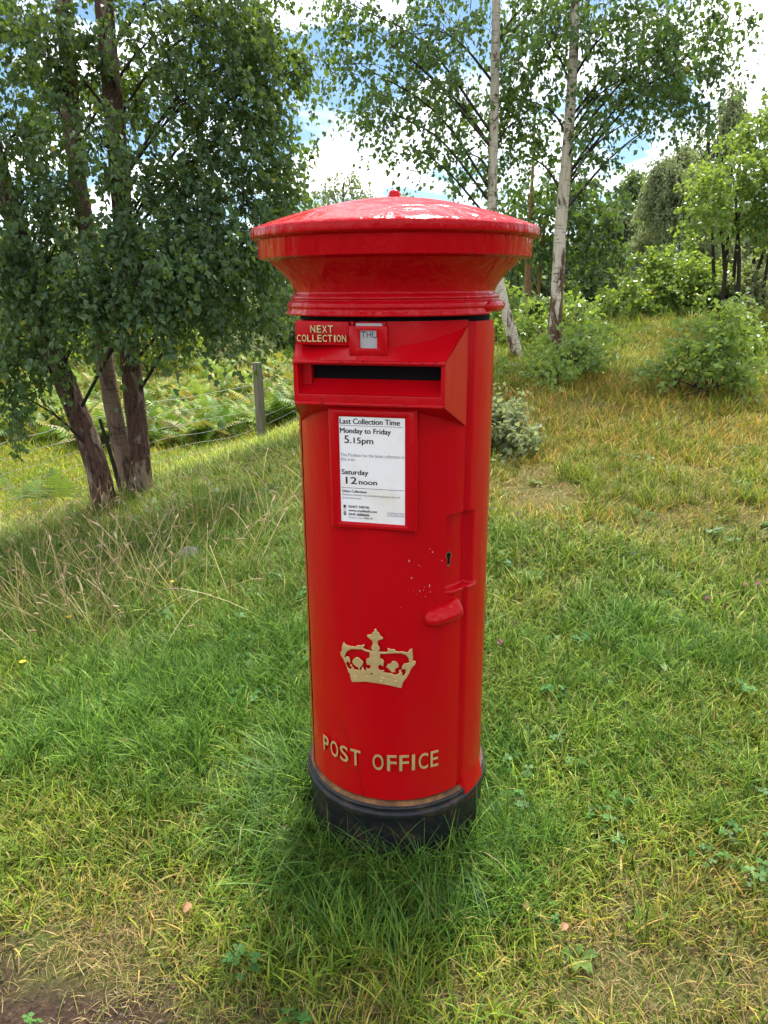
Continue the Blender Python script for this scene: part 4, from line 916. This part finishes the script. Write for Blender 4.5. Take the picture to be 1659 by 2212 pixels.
tag(mb.build('wire_netting', M['wire'], fence), kind='stuff')
#PART4
# ------------------------------------------------------------------ grass, ferns and litter
def G(x, y):
    """point of the ground seen at photo position (x, y)"""
    lo, hi = 0.5, 60.0
    ys = np.concatenate([np.arange(.6, 8, .05), np.arange(8, 60, .25)]); P = np.array([W(x, y, Y) for Y in ys])
    below = np.nonzero(P[:, 2] < tz(P[:, 0], P[:, 1]))[0]; i = below[0] if len(below) else len(ys) - 1
    p = P[i].copy(); p[2] = float(tz(p[0], p[1])); return p
def blades(r, n, rad, l0, l1, w0, w1, lean0, lean1, cols, curl=.6, bias=None, seg=3, taper=1.0):
    """n grass blades as a (V, F, colour) triple"""
    V, F, C_ = [], [], []; o = 0
    for i in range(n):
        a = r.random() * 2 * PI; d = rad * math.sqrt(r.random()); p = np.array((math.cos(a) * d, math.sin(a) * d, -.006))
        h = (r.random() * 2 * PI) if bias is None else bias + r.normal() * .8
        L = l0 + (l1 - l0) * r.random(); wd_ = (w0 + (w1 - w0) * r.random()) * .5; le = lean0 + (lean1 - lean0) * r.random()
        hd = np.array((math.cos(h), math.sin(h), 0)); sd_ = np.array((-math.sin(h + r.normal() * .4), math.cos(h), 0))
        c = np.array(cols[r.integers(len(cols))]) * (0.55 + .8 * r.random()); q = p.copy(); cu = curl * (.4 + r.random())
        for s in range(seg + 1):
            t = s / seg; ang = le + cu * t; ww = wd_ * (1 - t ** 1.5 * taper) if s < seg else 0
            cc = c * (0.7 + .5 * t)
            if s < seg: V += [q - sd_ * ww, q + sd_ * ww]; C_ += [cc, cc]
            else: V += [q.copy()]; C_ += [cc]
            q = q + (hd * math.sin(ang) + np.array((0, 0, math.cos(ang)))) * L / seg
        for s in range(seg - 1): F += [(o + 2 * s, o + 2 * s + 1, o + 2 * s + 3), (o + 2 * s, o + 2 * s + 3, o + 2 * s + 2)]
        F.append((o + 2 * seg - 2, o + 2 * seg - 1, o + 2 * seg)); o += 2 * seg + 1
    return V, F, C_
def stalks(r, n, rad, l0, l1, bias=None, head=.6):
    V, F, C_ = [], [], []
    for i in range(n):
        a = r.random() * 2 * PI; d = rad * math.sqrt(r.random()); h = (r.random() * 2 * PI) if bias is None else bias + r.normal() * .7
        L = l0 + (l1 - l0) * r.random(); le = .15 + .75 * r.random(); cu = .5 * r.random(); hd = np.array((math.cos(h), math.sin(h), 0)); sd_ = np.array((-hd[1], hd[0], 0)); up_ = np.array((0, 0, 1.0))
        q = np.array((math.cos(a) * d, math.sin(a) * d, -.005)); c = np.array((.50, .40, .19)) * (.65 + .6 * r.random()); c = c * np.array((1, .9 + .2 * r.random(), .7 + .5 * r.random()))
        n0 = len(V); w_ = .0009 + .0005 * r.random()
        for s in range(5):
            ang = le + cu * s / 4; V += [q - sd_ * w_, q + sd_ * w_, q + np.array((hd[0], hd[1], .3)) * w_]; C_ += [c] * 3
            if s < 4: q = q + (hd * math.sin(ang) + up_ * math.cos(ang)) * L / 4
        for s in range(4):
            for k in range(3): b = n0 + 3 * s; F += [(b + k, b + (k + 1) % 3, b + 3 + (k + 1) % 3), (b + k, b + 3 + (k + 1) % 3, b + 3 + k)]
        if r.random() < head:
            dr = hd * math.sin(ang + .2) + up_ * math.cos(ang + .2); hl = .025 + .035 * r.random(); hw = .0026 + .0022 * r.random(); n0 = len(V); ch = np.array((.50, .37, .22)) * (.8 + .4 * r.random())
            e2 = np.cross(dr, sd_); V += [q]; C_ += [ch]
            for t, m_ in ((.3, 1), (.65, .8)):
                for k in range(4): aa = k * PI / 2; V.append(q + dr * hl * t + (sd_ * math.cos(aa) + e2 * math.sin(aa)) * hw * m_); C_.append(ch * (.8 + .3 * (k % 2)))
            V.append(q + dr * hl); C_.append(ch)
            for k in range(4): l = (k + 1) % 4; F += [(n0, n0 + 1 + l, n0 + 1 + k), (n0 + 1 + k, n0 + 1 + l, n0 + 5 + l), (n0 + 1 + k, n0 + 5 + l, n0 + 5 + k), (n0 + 5 + k, n0 + 5 + l, n0 + 9)]
    return V, F, C_
def merge(*parts):
    V, F, C_ = [], [], []
    for v, f, c in parts: F += [tuple(i + len(V) for i in q) for q in f]; V += list(v); C_ += list(c)
    return V, F, C_
def proto(coll, name, vfc, m=None):
    V, F, C_ = vfc; me = mesh_np(name, np.array(V), [tuple(q) for q in F], False, np.array(C_)); me.materials.append(m or M['blade'])
    o = bpy.data.objects.new(name, me); coll.objects.link(o); return o
def scatter(name, label, cat, pts, rotz, tilt, scale, pick, tint, protos):
    coll = bpy.data.collections.new(name + '_kinds')
    for i, p in enumerate(protos): proto(coll, 'kind_%03d' % i, p[0] if isinstance(p, tuple) and len(p) == 2 else p, p[1] if isinstance(p, tuple) and len(p) == 2 else None)
    n = len(pts); me = bpy.data.meshes.new(name); me.vertices.add(n); me.vertices.foreach_set('co', np.asarray(pts, np.float32).ravel())
    def at(nm, ty, arr, key):
        a = me.attributes.new(nm, ty, 'POINT'); a.data.foreach_set(key, np.ascontiguousarray(arr).ravel())
    rot = np.zeros((n, 3), np.float32); rot[:, 0] = tilt[:, 0]; rot[:, 1] = tilt[:, 1]; rot[:, 2] = rotz
    at('rot', 'FLOAT_VECTOR', rot, 'vector'); at('scl', 'FLOAT', np.asarray(scale, np.float32), 'value'); at('pick', 'INT', np.asarray(pick, np.int32), 'value')
    c4 = np.ones((n, 4), np.float32); c4[:, :3] = tint; at('tint', 'FLOAT_COLOR', c4, 'color'); me.update()
    o = bpy.data.objects.new(name, me); COL.objects.link(o); tag(o, label, cat, kind='stuff')
    ng = bpy.data.node_groups.new(name, 'GeometryNodeTree')
    ng.interface.new_socket('Geometry', in_out='INPUT', socket_type='NodeSocketGeometry'); ng.interface.new_socket('Geometry', in_out='OUTPUT', socket_type='NodeSocketGeometry')
    gi = ng.nodes.new('NodeGroupInput'); go = ng.nodes.new('NodeGroupOutput'); io = ng.nodes.new('GeometryNodeInstanceOnPoints'); ci = ng.nodes.new('GeometryNodeCollectionInfo')
    ci.inputs['Collection'].default_value = coll; ci.inputs['Separate Children'].default_value = True; ci.inputs['Reset Children'].default_value = True
    def na(nm, ty):
        k = ng.nodes.new('GeometryNodeInputNamedAttribute'); k.data_type = ty; k.inputs['Name'].default_value = nm; return k.outputs['Attribute']
    L = ng.links.new; e2r = ng.nodes.new('FunctionNodeEulerToRotation')
    L(gi.outputs[0], io.inputs['Points']); L(ci.outputs[0], io.inputs['Instance']); io.inputs['Pick Instance'].default_value = True
    L(na('pick', 'INT'), io.inputs['Instance Index']); L(na('rot', 'FLOAT_VECTOR'), e2r.inputs[0]); L(e2r.outputs[0], io.inputs['Rotation']); L(na('scl', 'FLOAT'), io.inputs['Scale']); L(io.outputs[0], go.inputs[0])
    md = o.modifiers.new('scatter', 'NODES'); md.node_group = ng; return o

r = np.random.default_rng(40)
GREEN = [(.10, .19, .016), (.15, .26, .02), (.22, .32, .026), (.075, .155, .02), (.27, .35, .032), (.16, .26, .036)]
MIXED = GREEN + [(.24, .25, .05), (.36, .30, .10), (.30, .27, .07)]
DRY = [(.36, .27, .12), (.26, .19, .08), (.42, .33, .17), (.22, .21, .05), (.15, .19, .035), (.17, .11, .05), (.30, .22, .10)]
LUSH = [(.075, .17, .018), (.12, .235, .022), (.17, .29, .026), (.06, .135, .02), (.20, .31, .04)]
BLUE = [(.065, .16, .022), (.095, .20, .028), (.05, .125, .018), (.12, .225, .045), (.16, .25, .04)]
def trefoil(r):
    V, F, C_ = [], [], []
    for i in range(9):
        a = r.random() * 2 * PI; d = .035 * math.sqrt(r.random()); c = np.array((math.cos(a) * d, math.sin(a) * d, .018 + .02 * r.random())); col = np.array((.06, .17, .035)) * (.7 + .6 * r.random()); h = r.random() * 2 * PI; tl_ = r.normal(size=2) * .25
        for k in range(3):
            b = h + k * 2.094; s = .0075 + .003 * r.random(); n0 = len(V); e = np.array((math.cos(b), math.sin(b), 0)); f = np.array((-e[1], e[0], 0))
            Q = [c, c + e * s * .5 + f * s * .5, c + e * s * 1.15 + f * s * .35, c + e * s, c + e * s * 1.15 - f * s * .35, c + e * s * .5 - f * s * .5]
            for q in Q: q = q.copy(); q[2] += tl_[0] * (q[0] - c[0]) + tl_[1] * (q[1] - c[1]); V.append(q); C_.append(col)
            F += [(n0, n0 + 3, n0 + 2, n0 + 1), (n0, n0 + 5, n0 + 4, n0 + 3)]
    return V, F, C_
def rosette(r):
    V, F, C_ = [], [], []
    for i in range(7):
        b = i * .9 + r.random() * .4; L_ = .035 + .035 * r.random(); w_ = L_ * .24; n0 = len(V); e = np.array((math.cos(b), math.sin(b), 0)); f = np.array((-e[1], e[0], 0)); col = np.array((.085, .18, .04)) * (.75 + .5 * r.random())
        for t, ww, z in ((0, .1, .002), (.35, .8, .018), (.7, .9, .026), (1, 0, .02)):
            V += [e * L_ * t - f * w_ * ww + (0, 0, z + .004), e * L_ * t + (0, 0, z), e * L_ * t + f * w_ * ww + (0, 0, z + .004)]; C_ += [col, col * .8, col]
        for s in range(3):
            for k in range(2): F.append((n0 + 3 * s + k, n0 + 3 * s + k + 1, n0 + 3 * s + 4 + k, n0 + 3 * s + 3 + k))
    return V, F, C_
KINDS = []
def addk(fn, n):
    i = len(KINDS); KINDS.extend(fn() for _ in range(n)); return (i, n)
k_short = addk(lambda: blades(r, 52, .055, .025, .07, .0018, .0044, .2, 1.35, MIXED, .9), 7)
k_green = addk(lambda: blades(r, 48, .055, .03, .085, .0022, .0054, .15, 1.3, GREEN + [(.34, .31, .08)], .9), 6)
k_dry = addk(lambda: blades(r, 84, .06, .012, .055, .0009, .0024, .5, 1.6, DRY, 1.3), 6)
k_lush = addk(lambda: merge(blades(r, 44, .05, .07, .15, .0026, .0050, .1, .8, LUSH, 1.0, None, 4), blades(r, 24, .05, .03, .08, .002, .004, .2, 1.2, GREEN, .6)), 5)
k_tall = addk(lambda: merge(blades(r, 34, .06, .08, .20, .0018, .0036, .1, .9, LUSH + GREEN[:4] + [(.20, .22, .04)], 1.1, None, 4), stalks(r, 1, .06, .18, .36)), 5)
k_straw = addk(lambda: merge(stalks(r, 10, .09, .16, .36, None, .4), blades(r, 18, .07, .07, .17, .0014, .0026, .3, 1.1, DRY + LUSH[:2], 1.0, None, 4)), 5)
k_clov = addk(lambda: trefoil(r), 3)
k_ros = addk(lambda: rosette(r), 3)

def jgrid(x0, x1, y0, y1, s):
    X, Y = np.meshgrid(np.arange(x0, x1, s), np.arange(y0, y1, s)); X = X.ravel() + (r.random(X.size) - .5) * s * 1.1; Y = Y.ravel() + (r.random(Y.size) - .5) * s * 1.1
    return X, Y
PX, PY, PS = [], [], []
for y0, y1, s, sc in ((.62, 2.3, .036, 1.0), (2.3, 4.6, .056, 1.22), (4.6, 8.5, .075, 1.6), (8.5, 15, .20, 2.6), (15, 40, .52, 4.6)):
    X, Y = jgrid(-.62 * y1 - .5, .62 * y1 + .5, y0, y1, s); k = np.abs(X) < .62 * Y + .45
    PX.append(X[k]); PY.append(Y[k]); PS.append(np.full(k.sum(), sc))
PX, PY, PS = map(np.concatenate, (PX, PY, PS))
dbox = np.hypot(PX - .025, PY - 1.53)
sm = soil_mask(PX, PY); keep = (dbox > .215) & (r.random(len(PX)) > sm * .70); PX, PY, PS, dbox, sm = (a[keep] for a in (PX, PY, PS, dbox, sm))
def blob(px, py, sx, sy):                         # soft patch on the ground
    c = G(px, py); return np.exp(-(((PX - c[0]) / sx) ** 2 + ((PY - c[1]) / sy) ** 2))
n0 = fbm(PX + 20, PY + 20, 2.2); n1_ = fbm(PX + 40, PY + 5, 5.0); n2_ = fbm(PX + 3, PY + 33, 1.1)
dry = 0.07 + .95 * (n0 - .5) + .5 * (n1_ - .5)
dry += .55 * blob(1560, 2080, .35, .28) + .55 * blob(160, 2080, .30, .12) + .30 * blob(600, 2190, .8, .05) + .25 * blob(1100, 2150, .35, .06) + .42 * blob(1480, 870, 1.2, 1.3) + .5 * blob(1300, 860, .8, .7) + .4 * blob(1250, 960, .7, .7) + .25 * blob(1500, 1100, .5, .35) + .5 * blob(1130, 1080, .18, .25)
dry -= .35 * blob(500, 1550, .6, .5) + .3 * blob(830, 1900, .35, .22) + .2 * blob(1350, 1450, .5, .35)
left = 1 / (1 + np.exp(-(-PX - .16 * PY + .05) * 8))
tall = left * np.clip((PY - 2.05) / .5, 0, 1) * (PY < 6.2) * .95 + .5 * blob(1120, 960, .3, .4) + .4 * blob(1230, 920, .4, .35)
strawp = 1.5 * blob(110, 1350, .60, .32) + .35 * blob(330, 1180, .6, .5) + .4 * blob(1180, 960, .35, .4) + .35 * blob(520, 1200, .5, .5)
lush = .5 * np.exp(-((dbox - .30) / .13) ** 2) * (PY < 1.9) + .7 * blob(430, 1480, .40, .25) + .6 * blob(600, 1380, .3, .3) + .5 * blob(300, 1600, .45, .25) + .4 * blob(1250, 1400, .4, .3) + .2 * (n2_ > .64)
u = r.random(len(PX)); u2 = r.random(len(PX)); pick = np.zeros(len(PX), int); sel = lambda k: k[0] + r.integers(0, k[1], len(PX))
pick[:] = sel(k_green); m_ = dry + .35 * (u2 - .5) > .12; pick[m_] = sel(k_short)[m_]; m_ = (dry + .5 * (u2 - .5) > .40) & ((PY < 4.0) | (u < .25)); pick[m_] = sel(k_dry)[m_]
m_ = sm > .15; pick[m_] = sel(k_dry)[m_]
m_ = u < lush * .8; pick[m_] = sel(k_lush)[m_]
m_ = u < tall * .42; pick[m_] = sel(k_tall)[m_]
m_ = (u > .55) & (u < .55 + np.minimum(strawp, 1) * .075) & (PY > 1.9); pick[m_] = sel(k_straw)[m_]
far = PY > 6.2
meadow = (PX < .12 * PY) & (PY > 5.6)
m_ = meadow & (u < .4) & (PY > 9.5); pick[m_] = sel(k_tall)[m_]; m_ = meadow & (PY < 9.5); pick[m_] = sel(k_green)[m_]
m_ = (n2_ + .3 * (u2 - .5) > .60) & (PY < 4.5) & (dry < .3) & (u < .12); pick[m_] = sel(k_clov)[m_]
m_ = (PY < 4.2) & (u2 < .006); pick[m_] = sel(k_ros)[m_]; isr = m_.copy()
isl = (pick >= k_lush[0]) & (pick < k_clov[0])
sc = PS * (0.75 + .55 * r.random(len(PX))); sc[isl] = (0.8 + .4 * r.random(isl.sum())) * np.clip(PS[isl] / 1.22, .85, 2.2) ** .8; sc[far & isl & ~meadow] *= .8; sc[(PY > 4.4) & (pick >= k_tall[0]) & (pick < k_clov[0]) & ~meadow] *= .6
sc[isr] *= .55; tint = np.ones((len(PX), 3)); g_ = .85 + .5 * (n1_ - .3); tint *= g_[:, None]
drc = np.where((pick >= k_dry[0]) & (pick < k_lush[0]) | (pick >= k_straw[0]) & (pick < k_clov[0]), np.clip(dry, -.2, .05), dry); tint[:, 0] *= 1 + .55 * np.clip(drc, -.2, .5); tint[:, 2] *= 1 - .2 * np.clip(dry, 0, .6)
tint[meadow] *= np.array((1.6, 1.35, .95)); rt = (PX > 0.2) & (PY > 3.2); tint[rt] *= np.array((1.22, 1.08, .95))  # meadow grass tint raised to carry the sunlight there
zg = tz(PX, PY)
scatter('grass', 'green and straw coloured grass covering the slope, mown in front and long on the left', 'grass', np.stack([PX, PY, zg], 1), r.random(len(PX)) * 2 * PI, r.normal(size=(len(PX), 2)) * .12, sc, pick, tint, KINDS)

# long tufts hugging the foot of the box
TK = [merge(blades(r, 15, .05, .14, .32, .0030, .0064, .2, 1.1, BLUE, 1.5, 0.0, 7, .9), blades(r, 7, .05, .10, .24, .0026, .0050, .1, 1.2, BLUE, .9, None, 6, .9), blades(r, 3, .05, .12, .26, .0014, .0026, .3, 1.2, DRY, 1.5, 0.0, 6)) for _ in range(6)] + [merge(blades(r, 18, .035, .08, .17, .0030, .0062, .05, .7, LUSH, 1.1, 0.0, 5, .9), blades(r, 8, .03, .1, .2, .0012, .0022, .2, .8, DRY[:3], 1.3, 0.0, 5)) for _ in range(4)] + [blades(r, 9, .035, .12, .23, .0026, .0050, .03, .45, BLUE + LUSH, .7, None, 6, .9) for _ in range(4)]
tp, trz, ts, tpk = [], [], [], []
for i in range(95):
    a = r.random() * 2 * PI; fr = .5 + .5 * math.cos(a - math.radians(-100) )        # thicker towards the front left
    if r.random() > .16 + .5 * fr or (math.sin(a) < -.55 and r.random() < .5): continue
    rr = .222 + .10 * r.random() ** 1.5; x, y = .025 + rr * math.cos(a), 1.53 + rr * math.sin(a)
    if math.sin(a) > .35: continue
    tp.append((x, y, 0)); dl = (math.radians(-105) - a + PI) % (2 * PI) - PI; trz.append(a + .45 * dl + r.normal() * .45); front = math.sin(a) < -.2
    big = (.45 + .40 * r.random()) * (.72 if front else 1.0)
    ts.append(big * (1.0 if math.cos(a) < .25 else .72)); tpk.append(r.integers(0, 10))
for (px, py, n, sp, s) in ((650, 1820, 16, .05, .9), (610, 1870, 10, .06, .85), (740, 1960, 18, .06, .85), (900, 1960, 20, .06, .95), (1000, 1900, 8, .05, .65), (660, 1730, 6, .03, .7), (1080, 1830, 5, .05, .5), (790, 1850, 7, .05, .55), (860, 1870, 8, .05, .6), (960, 1850, 8, .05, .6), (1010, 1800, 5, .04, .5)):
    c = G(px, py - 60)
    for k in range(n):
        x, y = c[0] + r.normal() * sp, c[1] + r.normal() * sp * .7
        dd_ = math.hypot(x - .025, y - 1.53)
        if dd_ < .225: x, y = .025 + (x - .025) / dd_ * .228, 1.53 + (y - 1.53) / dd_ * .228
        tp.append((x, y, 0)); a = math.atan2(y - 1.53, x - .025); dl = (math.radians(-105) - a + PI) % (2 * PI) - PI; trz.append(a + .5 * dl + r.normal() * .4); ts.append(s * (.7 + .5 * r.random())); tpk.append(r.integers(0, 10))
for k in range(34):
    a = math.radians(-90 + 75 * (2 * r.random() - 1)); rr = .228 + .07 * r.random(); tp.append((.025 + rr * math.cos(a), 1.53 + rr * math.sin(a), 0)); trz.append(r.random() * 6.28); ts.append(.6 + .45 * r.random()); tpk.append(10 + r.integers(0, 4))
tp = np.array(tp); tp[:, 2] = tz(tp[:, 0], tp[:, 1]); nT = len(tp)
scatter('grass_tufts', 'long dark green tufts drooping round the black base of the post box', 'grass', tp, np.array(trz), r.normal(size=(nT, 2)) * .08, np.array(ts) * .9, np.array(tpk), np.ones((nT, 3)) * (.7 + .5 * r.random((nT, 1))), TK)

# bracken on the meadow; the sunlight there is put into pale frond colours
def fern(r, nf=5, size=.55):
    V, F, C_ = [], [], []
    for f in range(nf):
        az = f * 2 * PI / nf + r.normal() * .35; e = np.array((math.cos(az), math.sin(az), 0)); s_ = np.array((-e[1], e[0], 0)); L_ = size * (.8 + .4 * r.random()); col = np.array([(.20, .34, .05), (.26, .38, .06), (.15, .28, .045), (.36, .34, .08)][r.integers(4)]) * (.8 + .4 * r.random())
        q = np.array((0, 0, .0)); ang = .12 + .3 * r.random()
        for k in range(16):
            ang += .055 + .03 * (f % 2); dr = e * math.sin(ang) + np.array((0, 0, math.cos(ang))); q = q + dr * L_ / 16
            if k < 4: 
                n0 = len(V); w_ = .004; V += [q - dr * L_ / 16 - s_ * w_, q - dr * L_ / 16 + s_ * w_, q + s_ * w_, q - s_ * w_]; C_ += [col * .7] * 4; F.append((n0, n0 + 1, n0 + 2, n0 + 3)); continue
            pl_ = L_ * .40 * (1 - ((k - 4) / 12.0) ** 1.1) + .01
            for sg in (-1, 1):
                d2 = unit(s_ * sg + dr * .35 - np.array((0, 0, .25 + .2 * r.random()))); w_ = L_ / 16 * .46; n0 = len(V)
                for t, ww in ((0, .8), (.25, 1.0), (.5, .75), (.75, .5)): V += [q + d2 * pl_ * t - dr * w_ * ww, q + d2 * pl_ * t + dr * w_ * ww * .9]; C_ += [col * (.85 + .3 * t)] * 2
                V.append(q + d2 * pl_); C_.append(col * 1.2)
                F += [(n0 + 2 * j, n0 + 2 * j + 1, n0 + 2 * j + 3, n0 + 2 * j + 2) for j in range(3)] + [(n0 + 6, n0 + 7, n0 + 8)]
    return V, F, C_
FK = [fern(r, 5, .6) for _ in range(6)]
fy = 8.8 + 17 * r.random(2300) ** 1.2; fxx = (r.random(2300) * .78 - .6) * fy
kf = (fbm(fxx + 9, fy + 2, .5) > .43) & ((fxx < .08 * fy - .2)) & (np.hypot(fxx + .9, fy - 8) > .9)
fxx, fy = fxx[kf], fy[kf]; nF = len(fxx)
scatter('bracken', 'pale green bracken covering the sunny meadow beyond the fence', 'fern', np.stack([fxx, fy, tz(fxx, fy) - .02], 1), r.random(nF) * 6.28, r.normal(size=(nF, 2)) * .15, .42 + .5 * r.random(nF), r.integers(0, 6, nF), np.array((.95, .95, .6)) * (.4 + .75 * r.random((nF, 1))), FK)
bx, by = [], []
for (px, Y, n) in ((1075, 9.5, 24), (1100, 10, 8), (1040, 8.8, 16)):
    c = W(px, 750, Y); bx += list(c[0] + r.normal(size=n) * .35); by += list(c[1] + r.normal(size=n) * .4)
bx, by = np.array(bx), np.array(by); nF = len(bx)
scatter('bracken', 'bracken fronds behind the white birch trunks right of the post box', 'fern', np.stack([bx, by, tz(bx, by) - .02], 1), r.random(nF) * 6.28, r.normal(size=(nF, 2)) * .15, 0.6 + .4 * r.random(nF), r.integers(0, 6, nF), np.ones((nF, 3)) * (.7 + .4 * r.random((nF, 1))), FK)
def near_fern(px, py, size, rz, label, tint):
    p = G(px, py); V, F, C_ = fern(r, 4, size); me = mesh_np('fern', np.array(V), [tuple(f) for f in F], False, np.concatenate([np.clip(np.array(C_)[:, :1] * 3 * tint, 0, 1), np.zeros((len(C_), 2))], 1))
    o = link('fern', me, M['fern']); o.location = tuple(p); o.rotation_euler = (.1, .1, rz); tag(o, label, 'fern', 'ferns by the fence')
near_fern(62, 1110, .42, .4, 'bright fern frond at the left edge just inside the netting', .55)
near_fern(140, 1105, .42, 2.2, 'darker fern frond leaning on the fence left of the birch', .2)

# gravel on the bare soil
def pebble(r):
    n = 7; V = [(0, 0, .5)]; 
    for z, s in ((.25, .8), (-.2, 1)): V += [(math.cos(a) * s * (.75 + .4 * r.random()), math.sin(a) * s * (.6 + .4 * r.random()), z) for a in np.linspace(0, 2 * PI, n, endpoint=False)]
    F = [(0, 1 + k, 1 + (k + 1) % n) for k in range(n)] + [(1 + k, 1 + n + k, 1 + n + (k + 1) % n, 1 + (k + 1) % n) for k in range(n)]
    c = np.array([(.09, .07, .055), (.15, .135, .12), (.06, .05, .04), (.17, .12, .09)][r.integers(4)]); return V, F, [c * (.8 + .4 * r.random())] * len(V)
PK = [(pebble(r), M['blade']) for _ in range(8)]
gx_ = -1.0 + 1.6 * r.random(9000); gy_ = .62 + .75 * r.random(9000); kk = r.random(9000) < soil_mask(gx_, gy_) * .3 + .0
c = G(700, 2205); kk |= (np.hypot(gx_ - c[0], (gy_ - c[1]) * 1.2) < .055) & (r.random(9000) < .9); c = G(1000, 2215); kk |= (np.hypot(gx_ - c[0], gy_ - c[1]) < .04)
gx_, gy_ = gx_[kk], gy_[kk]; nG = len(gx_)
scatter('gravel', 'small stones and grit in the bare soil', 'gravel', np.stack([gx_, gy_, tz(gx_, gy_) + .001], 1), r.random(nG) * 6.28, r.normal(size=(nG, 2)) * .3, .0014 + .0048 * r.random(nG) ** 3, r.integers(0, 8, nG), np.ones((nG, 3)) * (.7 + .7 * r.random((nG, 1))), PK)

# a stone, flowers and fallen leaves
p = G(410, 1212); bm = bmesh.new(); bmesh.ops.create_icosphere(bm, subdivisions=4, radius=1)
for v in bm.verts:
    k = 1 + .22 * (float(fbm(v.co.x * 1.1 + 9, v.co.y * 1.1 + v.co.z * .8 + 4, 1.0)) - .5) * 2; v.co = Vector((v.co.x * .060 * k, v.co.y * .045 * k, v.co.z * .045 * k))
me = bpy.data.meshes.new('stone'); bm.to_mesh(me); bm.free(); me.polygons.foreach_set('use_smooth', np.full(len(me.polygons), True))
st_ = link('stone', me, M['stone']); st_.location = (p[0], p[1], p[2] + .018); tag(st_, 'rounded grey stone half hidden in the long grass on the left', 'stone')
M['pink'] = simple('pink_clover_petals', (.50, .16, .34), .6); M['violet'] = simple('violet_petals', (.22, .13, .45), .6); M['yellowf'] = simple('yellow_petals', (.80, .55, .02), .5); M['brownf'] = simple('faded_brown_clover', (.12, .06, .035), .8)
M['stemg'] = simple('green_stem', (.07, .15, .03), .6); M['dead'] = simple('dead_leaf_brown', (.26, .14, .07), .7)
def flower(px, py, kind, label, size=1.0, h=.06):
    p = G(px, py); rr = np.random.default_rng(int(px + py)); nm = {'pink': 'clover_flower', 'brownf': 'clover_flower', 'violet': 'scabious_flower', 'yellowf': 'buttercup'}[kind]
    root = empty(nm, tuple(p)); grp = {'pink': 'pink clover flowers in the lawn', 'brownf': 'withered clover heads in the lawn', 'violet': 'violet scabious flowers', 'yellowf': 'yellow flowers in the long grass'}[kind]
    tag(root, label, 'flower', grp); mb = MB(); mb.tube([(0, 0, -.01), (.003, .002, h * .5), (0, .004, h)], .0011, 5); mb.build('stem', M['stemg'], root)
    mb = MB(); R_ = (.0085 if kind != 'yellowf' else .011) * size
    for k in range(34 if kind != 'yellowf' else 6):
        if kind == 'yellowf': a = k * PI / 3; d = np.array((math.cos(a) * .9, math.sin(a) * .9, .35)); wd_ = .6
        else: d = unit(rr.normal(size=3) + np.array((0, 0, .35))); wd_ = .22
        s_ = unit(np.cross(d, (0.3, .2, 1.0))); c0 = np.array((0, .004, h)); mb.add([c0 + d * R_ * .15, c0 + d * R_ * .65 + s_ * R_ * wd_, c0 + d * R_, c0 + d * R_ * .65 - s_ * R_ * wd_], [(0, 1, 2, 3)])
    mb.build('flower_head', M[kind], root, smooth=False)
for a in ((1522, 1338, 'pink', 'pink clover flower in the right hand lawn, lowest of the three near the edge', 1.2), (1632, 1300, 'pink', 'pink clover flower closest to the right edge', 1.2), (1604, 1308, 'pink', 'small pink clover flower just left of the one at the right edge', .9), (1078, 1432, 'pink', 'pink clover flower beside the right side of the post box', 1.2),
          (1062, 1130, 'violet', 'pale violet flower right beside the hinge side of the box', 1.0), (1118, 1142, 'violet', 'violet flower a little right of the pale one by the box', 1.0), (1366, 1228, 'violet', 'violet flower alone in the middle of the right lawn', .9), (513, 1118, 'violet', 'violet flower in the long grass behind the stone', 1.1), (424, 1220, 'violet', 'violet flower directly in front of the stone', 1.0), (75, 1082, 'violet', 'violet flower at the far left by the netting', 1.1),
          (154, 1372, 'yellowf', 'yellow flower in the middle of the straw patch', 1.05), (54, 1468, 'yellowf', 'yellow flower nearest the left edge', 1.1), (374, 1198, 'yellowf', 'tiny yellow flower left of the stone', .8), (375, 1296, 'yellowf', 'tiny yellow flower below the stone', .8),
          (1562, 1362, 'brownf', 'withered brown clover head near the right edge', 1.3), (1575, 1372, 'brownf', 'smaller withered clover head touching its brown neighbour', 1.1), (1364, 1422, 'brownf', 'withered clover head in the middle of the right lawn', 1.1), (1114, 1390, 'brownf', 'dark withered clover head near the door pull side of the box', 1.1), (1307, 1442, 'brownf', 'withered clover head beside the broad pale leaf', 1.0)):
    flower(*a)
def dead_leaf(px, py, s, rz, label, m='dead'):
    p = G(px, py); V, F = [], []
    for i in range(7):
        t = i / 6; w_ = math.sin(PI * min(.98, t * .9 + .07)) ** .8 * .36
        for j in (-1, -.5, 0, .5, 1): V.append(((t - .5) * s, j * w_ * s, .25 * s * abs(j) ** 1.5 * w_ * 2 + .10 * s * math.sin(t * 4)))
    F = [(i * 5 + j, i * 5 + j + 1, i * 5 + 6 + j, i * 5 + 5 + j) for i in range(6) for j in range(4)]
    o = link('fallen_leaf', mesh_np('fallen_leaf', V, F), M[m]); o.location = (p[0], p[1], p[2] + .028); o.rotation_euler = (.25, -.1, rz); tag(o, label, 'leaf', 'fallen leaves on the grass')
dead_leaf(410, 2006, .024, 1.2, 'curled tan leaf on the worn grass left of the tufts'); dead_leaf(274, 1642, .022, .3, 'pale dead leaf on the left lawn'); dead_leaf(1132, 1984, .022, 2.0, 'small brown leaf on the lawn in front and to the right of the box')
dead_leaf(1215, 2060, .020, .8, 'brown leaf scrap on the dry grass at lower right'); dead_leaf(785, 1985, .02, 2.4, 'rust coloured leaf scrap under the front tufts')
M['paleleaf'] = simple('pale_green_leaf', (.22, .33, .16), .5); dead_leaf(1424, 1472, .040, 1.9, 'broad pale green leaf lying in the right lawn', 'paleleaf')
